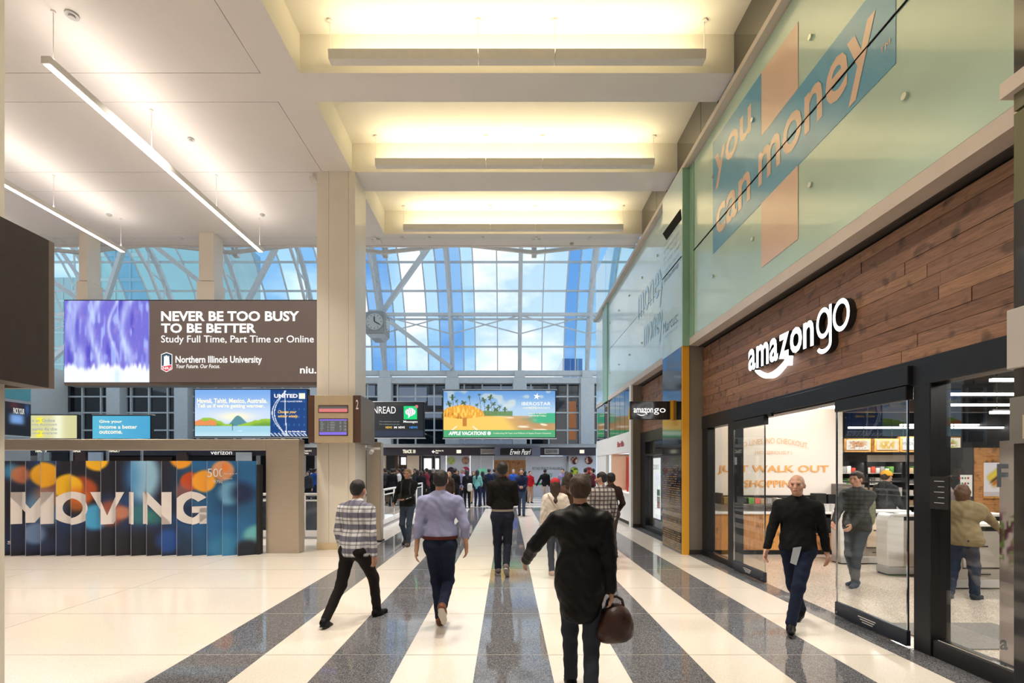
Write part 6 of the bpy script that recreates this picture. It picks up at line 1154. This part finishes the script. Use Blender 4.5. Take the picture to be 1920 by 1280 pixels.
# 5 man in long black coat, nearest
place(dict(h=1.72, back=1, hair='short', haircol='brown', skin='mid', wl=(-.44, .26, 1.04), wr=(.24, -.02, .80), al=(-.07, .2, .085), ar=(.07, -.16, .1), pr=.2, coat=.62, sleeve=1, wide=1.06, puff=1.08, topname='long_coat', darksole=1, hipz=.93, lean=.03), .56, 3.72, -6, 'person in long black coat walking away, nearest the camera', cloth((.006, .006, .007)), cloth((.035, .04, .055)), cloth(blk, .5))
bgm = mat('dark_brown_leather', (.040, .014, .010), .4, noise=(14, .2, 4), bump=(60, .2))
bg_ = empty('leather_bag', (.82, 3.68, .48), 'dark brown leather bag held by the person in the black coat', 'bag')
Fb = Field(.012); Fb.ell((.82, 3.70, .60), (.135, .11, .15), .03); Fb.cap((.74, 3.66, .53), (.90, 3.74, .53), .065, .065, .08); Fb.cut((0, 0, -1), -.465); link('bag_body', tomesh('bag_body', [(Fb.mesh(.001), 0)], [bgm]), bg_)
MB().tube([(.75, 3.70, .70), (.765, 3.70, .775), (.80, 3.70, .80), (.84, 3.70, .80), (.875, 3.70, .775), (.89, 3.70, .70)], .011, 8).build('bag_handle', bgm, bg_, smooth=True)
# 6 hooded man facing us on the left
def hoodie(t, d):
    R = d['R']
    for n, s in (('l', -1), ('r', 1)): mb = MB(); o_ = v3(s * .055, 0, 0); mb.tube([R['sh' + n] + o_ + v3(0, 0, .03), R['el' + n] + o_ * .95, R['wr' + n] + o_ * .72], .012, 6); lpart(t, 'sleeve_stripe', mb, cloth((.55, .52, .5)))
    ph = (R['wrl'] + v3(.05, .09, .03)); mb = MB().box(ph[0] - .04, ph[0] + .04, ph[1] - .005, ph[1] + .005, ph[2] - .03, ph[2] + .09); 
    for s in (-1, 1): q = MB().tube([(s * .11, .09, 1.46), (s * .10, .15, 1.30), (s * .12, .13, 1.10)], .02, 6); lpart(t, 'backpack_strap', q, cloth((.05, .05, .055)))
tt, dd = place(dict(h=1.76, hair='short', haircol='blond', skin='tan', wl=(-.02, .30, 1.08), wr=(.28, .12, .98), pnl=(.3, .6, .7), al=(-.07, .14, .085), ar=(.1, -.16, .14), pr=.4, sleeve=1, hem=.90, hood=1, topname='hoodie', puff=1.08, darksole=1), -2.33, 11.25, 172, 'man in black hooded top and jeans walking towards us past the railing', cloth((.013, .013, .013)), cloth((.05, .07, .11)), cloth((.10, .07, .05), .6), extra=hoodie)
w_ = Matrix.Rotation(math.radians(172), 3, 'Z') @ Vector(dd['R']['wrl'] + v3(.06, .1, .04)); box('mobile_phone', M['black'], -2.33 + w_.x - .04, -2.33 + w_.x + .04, 11.25 + w_.y - .02, 11.25 + w_.y - .01, w_.z - .04, w_.z + .08, label='black phone in the hand of the man in the black hooded top', cat='phone', bevel=.004)
# 7 plaid man and his neighbours on the right
place(dict(h=1.70, back=1, hair='short', haircol='black', skin='mid', wl=(-.24, .1, .9), wr=(.27, .1, .9), yaw=.9, al=(-.1, .05, .085), ar=(.1, -.08, .085), sleeve=1, hem=.85, wide=1.06, puff=1.06, topname='plaid_shirt'), 1.66, 8.6, 6, 'man in black and white checked shirt standing by the pasta counter side', plaid('black_white_check', (.62, .58, .54), (.05, .035, .045), (.012, .01, .012), .075), cloth((.10, .06, .045)), cloth(blk))
place(dict(h=1.68, back=1, hair='short', haircol='black', skin='dark', wl=(-.24, .1, .9), wr=(.25, .14, .95), al=(-.1, 0, .085), ar=(.1, 0, .085), hem=.85, topname='jacket', puff=1.06), 2.05, 9.6, 20, 'man in dark brown jacket half hidden behind the checked shirt', cloth((.035, .02, .017)), cloth((.07, .05, .045)), cloth(blk))
place(dict(h=1.69, back=1, fem=1, hair='long', haircol='brown', skin='mid', wl=(-.24, .1, .9), wr=(.25, .14, .95), al=(-.1, 0, .085), ar=(.1, 0, .085), hem=.85, topname='jacket', puff=1.04), 1.17, 9.3, -8, 'woman with brown hair in brown jacket right of the red cap', cloth((.11, .055, .04)), cloth((.03, .03, .04)), cloth(blk))
place(dict(h=1.66, back=1, fem=1, hair='long', haircol='black', skin='mid', wl=(-.24, .1, .9), wr=(.25, .14, .95), al=(-.1, 0, .085), ar=(.1, 0, .085), hem=.85, topname='jacket', puff=1.04), 1.46, 10.0, 8, 'woman with long black hair in black jacket behind the checked shirt', cloth((.016, .012, .012)), cloth((.03, .03, .04)), cloth(blk))
# 8 man in black sweater leaving the shop
def badge(t, d):
    mb = MB().add([(-.06, .150, .93), (.02, .155, .91), (.05, .150, .74), (-.01, .150, .72), (-.03, .152, .80)], [(0, 1, 2, 3, 4)]); lpart(t, 'hanging_cloth', mb, cloth((.42, .47, .52)))
place(dict(h=1.72, hair='bald', skin='fair', wl=(-.27, -.10, .85), wr=(.30, .14, .84), al=(.02, .32, .085), ar=(.02, -.32, .15), pr=.55, sleeve=1, hem=.88, wide=1.08, hipz=.91, topname='sweater', collar=0, curl=.5, lean=.02, darksole=1, heady=.01), 3.25, 5.42, 140, 'bald man in black sweater and navy jeans walking out of the shop', cloth((.010, .010, .011)), cloth((.012, .018, .042)), cloth(blk, .4), extra=badge)
# 9 man inside
place(dict(h=1.72, hair='short', haircol='brown', skin='fair', wl=(-.1, .32, .95), wr=(.14, .34, .97), al=(-.03, .1, .085), ar=(.05, -.05, .085), sleeve=1, hem=.86, wide=1.06, topname='jacket', puff=1.1), 5.27, 7.3, 115, 'man in dark and sage jacket inside the shop behind the glass door', cloth((.055, .060, .058)), cloth((.075, .09, .11)), cloth((.07, .09, .13)))
rc = Field(.014); rc.ell((5.44, 7.38, 1.18), (.13, .14, .25), .03); rc.cap((5.44, 7.38, 1.0), (5.44, 7.38, 1.3), .13, .12, .05); bp = empty('backpack', (5.44, 7.38, 1.0), 'sage green backpack worn by the man inside behind the door', 'backpack'); link('pack_body', tomesh('pack_body', [(rc.mesh(.002), 0)], [cloth((.22, .23, .15))]), bp)
# 10 person in yellow hat
place(dict(h=1.72, hair='short', haircol='brown', skin='fair', wl=(-.2, .2, .95), wr=(.2, .2, .95), hat='beanie', hem=.86, hood=1, topname='jacket', puff=1.1, seed=2), 7.62, 9.75, -75, 'person in mustard yellow knit hat and dark jacket behind the gates', cloth((.03, .03, .032)), cloth(dkgrey), cloth(blk), hat=cloth((.72, .36, .04)))
# 11 woman in olive jacket
place(dict(h=1.55, fem=1, back=1, hair='bob', haircol='chestnut', skin='tan', wl=(-.22, .1, .9), wr=(.28, .50, 1.06), al=(-.12, -.10, .085), ar=(.10, .14, .085), hem=.83, wide=1.32, puff=1.16, boot=1, topname='jacket', fit=1.15, darksole=1, curl=.3), 6.2, 6.6, -62, 'woman in olive jacket, jeans and ankle boots reaching over the gate', cloth((.25, .19, .105)), cloth((.025, .035, .065)), cloth((.035, .045, .055), .5))
place(dict(h=1.66, hair='short', haircol='black', skin='tan', hem=.84, topname='jacket', puff=1.1), 8.15, 9.0, 60, 'person in grey jacket mostly hidden by the door post', cloth((.16, .13, .13)), cloth(dkgrey), cloth(blk))
# 12 middle distance, each with its own look
def far(px, py_foot, h, heading, label, top, legs, shoe=(.02, .02, .02), fine=False, **k):
    x, y, _ = FL(px, py_foot); o = dict(h=h, topname='jacket'); o.update(k); return place(o, x, y, heading, label, cloth(top), cloth(legs), cloth(shoe), hat=cloth(k['hatcol']) if 'hatcol' in k else None, fine=fine)
far(978, 967, 1.76, 176, 'man in navy fleece and jeans looking at his phone in the middle', (.018, .025, .07), (.055, .085, .15), hair='short', haircol='brown', wl=(-.06, .28, 1.08), wr=(.06, .28, 1.08), al=(-.08, .12, .085), ar=(.08, -.1, .085), hem=.9, fine=True)
far(993.5, 943, 1.64, 200, 'man in red sweater and khaki trousers far down the hall', (.42, .012, .02), (.36, .21, .13), haircol='black', wl=(-.15, .2, 1.0), hem=.9)
far(1022, 944, 1.74, -20, 'man in black jacket and pale trousers walking right of the middle', (.007, .007, .008), (.42, .36, .32), haircol='black', skin='tan', wl=(-.42, -.12, .92), al=(-.1, .15, .085), ar=(.1, -.15, .085), hem=.88, puff=1.14)
far(962.5, 940, 1.72, 180, 'man in bright blue jacket behind the tall man in black', (.03, .09, .42), (.03, .03, .04), haircol='grey')
far(927, 938, 1.74, 0, 'man in dark navy coat just left of the tall man', (.02, .025, .05), (.02, .02, .03), haircol='black')
# 13 the waiting crowd: a few bodies, each copied with its own clothes
PZ = [dict(h=1.70, hair='long', fem=1, haircol='black', wl=(-.12, .26, 1.02), wr=(.14, .26, 1.02)), dict(h=1.76, hair='short', haircol='black'), dict(h=1.66, hair='bob', fem=1, wl=(-.2, .15, .9)), dict(h=1.78, hair='short', wl=(-.08, .28, 1.1), wr=(.08, .28, 1.1), puff=1.12), dict(h=1.64, hair='long', fem=1, puff=1.1)]
CA = [build_person(q, False) for q in PZ]
PAL = {'black': (.010, .010, .012), 'navy': (.015, .022, .06), 'teal': (.16, .42, .42), 'dark brown': (.05, .03, .02), 'charcoal': (.04, .04, .045), 'olive': (.07, .065, .03), 'white': (.62, .60, .58), 'blue': (.03, .08, .32), 'grey': (.20, .20, .21), 'burgundy': (.14, .02, .03), 'tan': (.36, .25, .16), 'lilac': (.28, .24, .42)}
HN = {'long': 'long hair', 'short': 'short hair', 'bob': 'bobbed hair'}
crowd = [  # x, foot row, body, jacket, trousers, hair, heading, where
 (842, 962, 4, 'dark brown', 'black', 'blond', 160, 'beside the man in the violet blue shirt'), (853, 958, 3, 'black', 'black', 'black', -30, 'close behind the violet blue shoulder'),
 (876, 952, 0, 'black', 'black', 'black', 10, 'with a white bag, in front of the hoardings'), (895, 950, 0, 'teal', 'navy', 'black', -15, 'in front of the green 500'), (905, 948, 4, 'black', 'navy', 'black', 20, 'right of the teal top'),
 (917, 946, 1, 'navy', 'black', 'black', -8, 'second from the tall man on his left'), (735, 968, 1, 'black', 'black', 'black', 30, 'at the railing, nearest the steel panel'), (722, 962, 3, 'charcoal', 'black', 'brown', 60, 'at the left end of the railing crowd'),
 (748, 955, 1, 'white', 'navy', 'brown', 90, 'behind the hooded man'), (783, 960, 0, 'navy', 'navy', 'black', -40, 'between the hooded man and the violet blue shirt'), (790, 950, 2, 'black', 'black', 'brown', 20, 'in the gap right of the hooded man'),
 (800, 945, 3, 'burgundy', 'black', 'black', 70, 'under the bright shop windows'), (868, 948, 1, 'lilac', 'black', 'grey', 100, 'under the right food discs'), (888, 944, 4, 'black', 'tan', 'chestnut', 180, 'facing us before the hoarding'),
 (728, 946, 2, 'charcoal', 'black', 'black', 120, 'far left in the back row'), (740, 943, 1, 'olive', 'black', 'brown', 10, 'second in the back row'), (756, 942, 3, 'black', 'charcoal', 'black', -60, 'third in the back row'), (768, 944, 4, 'grey', 'black', 'brown', 80, 'fourth in the back row'),
 (778, 941, 1, 'dark brown', 'navy', 'black', 140, 'fifth in the back row'), (812, 942, 1, 'black', 'black', 'grey', -20, 'sixth in the back row'), (828, 943, 4, 'blue', 'black', 'brown', 40, 'seventh in the back row'), (858, 941, 2, 'grey', 'navy', 'brown', 170, 'eighth in the back row'),
 (934, 941, 3, 'charcoal', 'navy', 'black', 15, 'right behind the tall man'), (946, 943, 2, 'burgundy', 'black', 'brown', 190, 'hidden behind the tall man'), (984, 941, 2, 'black', 'black', 'black', 10, 'behind the man with the phone'),
 (1062, 950, 4, 'olive', 'black', 'brown', 15, 'left of the right food discs'), (1098, 955, 3, 'olive', 'black', 'black', -25, 'under the right food discs, in front'), (1112, 950, 1, 'burgundy', 'black', 'black', 60, 'beside the right food discs near the cream wall'), (1055, 944, 1, 'lilac', 'black', 'brown', 160, 'far off below the available sign'),
 (583, 948, 1, 'white', 'navy', 'black', 30, 'far behind the stairwell left of the column'), (590, 947, 3, 'blue', 'navy', 'black', -20, 'far behind the stairwell beside the column'), (578, 944, 4, 'charcoal', 'black', 'black', 170, 'far behind the stairwell with dark hair')]
pos = []
for (px, pyf, b, *_r) in crowd:
    x, y, _ = FL(px, pyf)
    if px < 600: y = 24.5 - (px % 3) * .4
    elif x < -3.4 and y < 22.2: y = 22.6 + (px % 5) * .15
    pos.append([(px - VX) / FP, y])
fixed = [tuple(o.location[:2]) for o in bpy.data.objects if o.type == 'EMPTY' and o.name.startswith('person') and o.location.y > 12]
for it in range(200):
    for i in range(len(pos)):
        for q in [(p_[0] * p_[1], p_[1]) for j, p_ in enumerate(pos) if j != i] + fixed:
            dx, dy = pos[i][0] * pos[i][1] - q[0], pos[i][1] - q[1]
            if abs(dx) < .52 and abs(dy) < .46: pos[i][1] = min(29.6, max(17.5, pos[i][1] + (.03 if dy >= 0 else -.03)))
for ci, (px, pyf, b, jk, tr_, hc, hd_, where) in enumerate(crowd):
    o = dict(PZ[b]); o['haircol'] = hc; o['topname'] = 'jacket'; o['skin'] = ['fair', 'mid', 'tan'][(px + b) % 3]; y = pos[ci][1]; x = pos[ci][0] * y
    place(o, x, y, hd_, 'person with %s in %s jacket %s' % (HN[o['hair']], jk, where), cloth(PAL[jk]), cloth(PAL[tr_]), cloth(blk), group='people waiting in the crowd', fine=False, cache=CA[b])
hb = (pos[2][0] * pos[2][1], pos[2][1]); box('white_bag', cloth((.6, .58, .56)), hb[0] + .02, hb[0] + .24, hb[1] - .26, hb[1] - .1, .75, 1.12, label='white bag on the back of the waiting person with long hair', cat='bag', bevel=.05)
# room shell behind the camera
box('wall_rear', mat('rear_wall_paint', (.55, .50, .45), .8, noise=(2, .03, 2)), -30, 6, -8.2, -8, -.3, 9.2, kind='structure')
box('wall_far_left', M['whitewall'], -30.3, -30, -8, 33, -.3, 8.4, kind='structure')
for o in list(bpy.data.objects):
    if o.name.startswith('column_glow'): bpy.data.objects.remove(o)
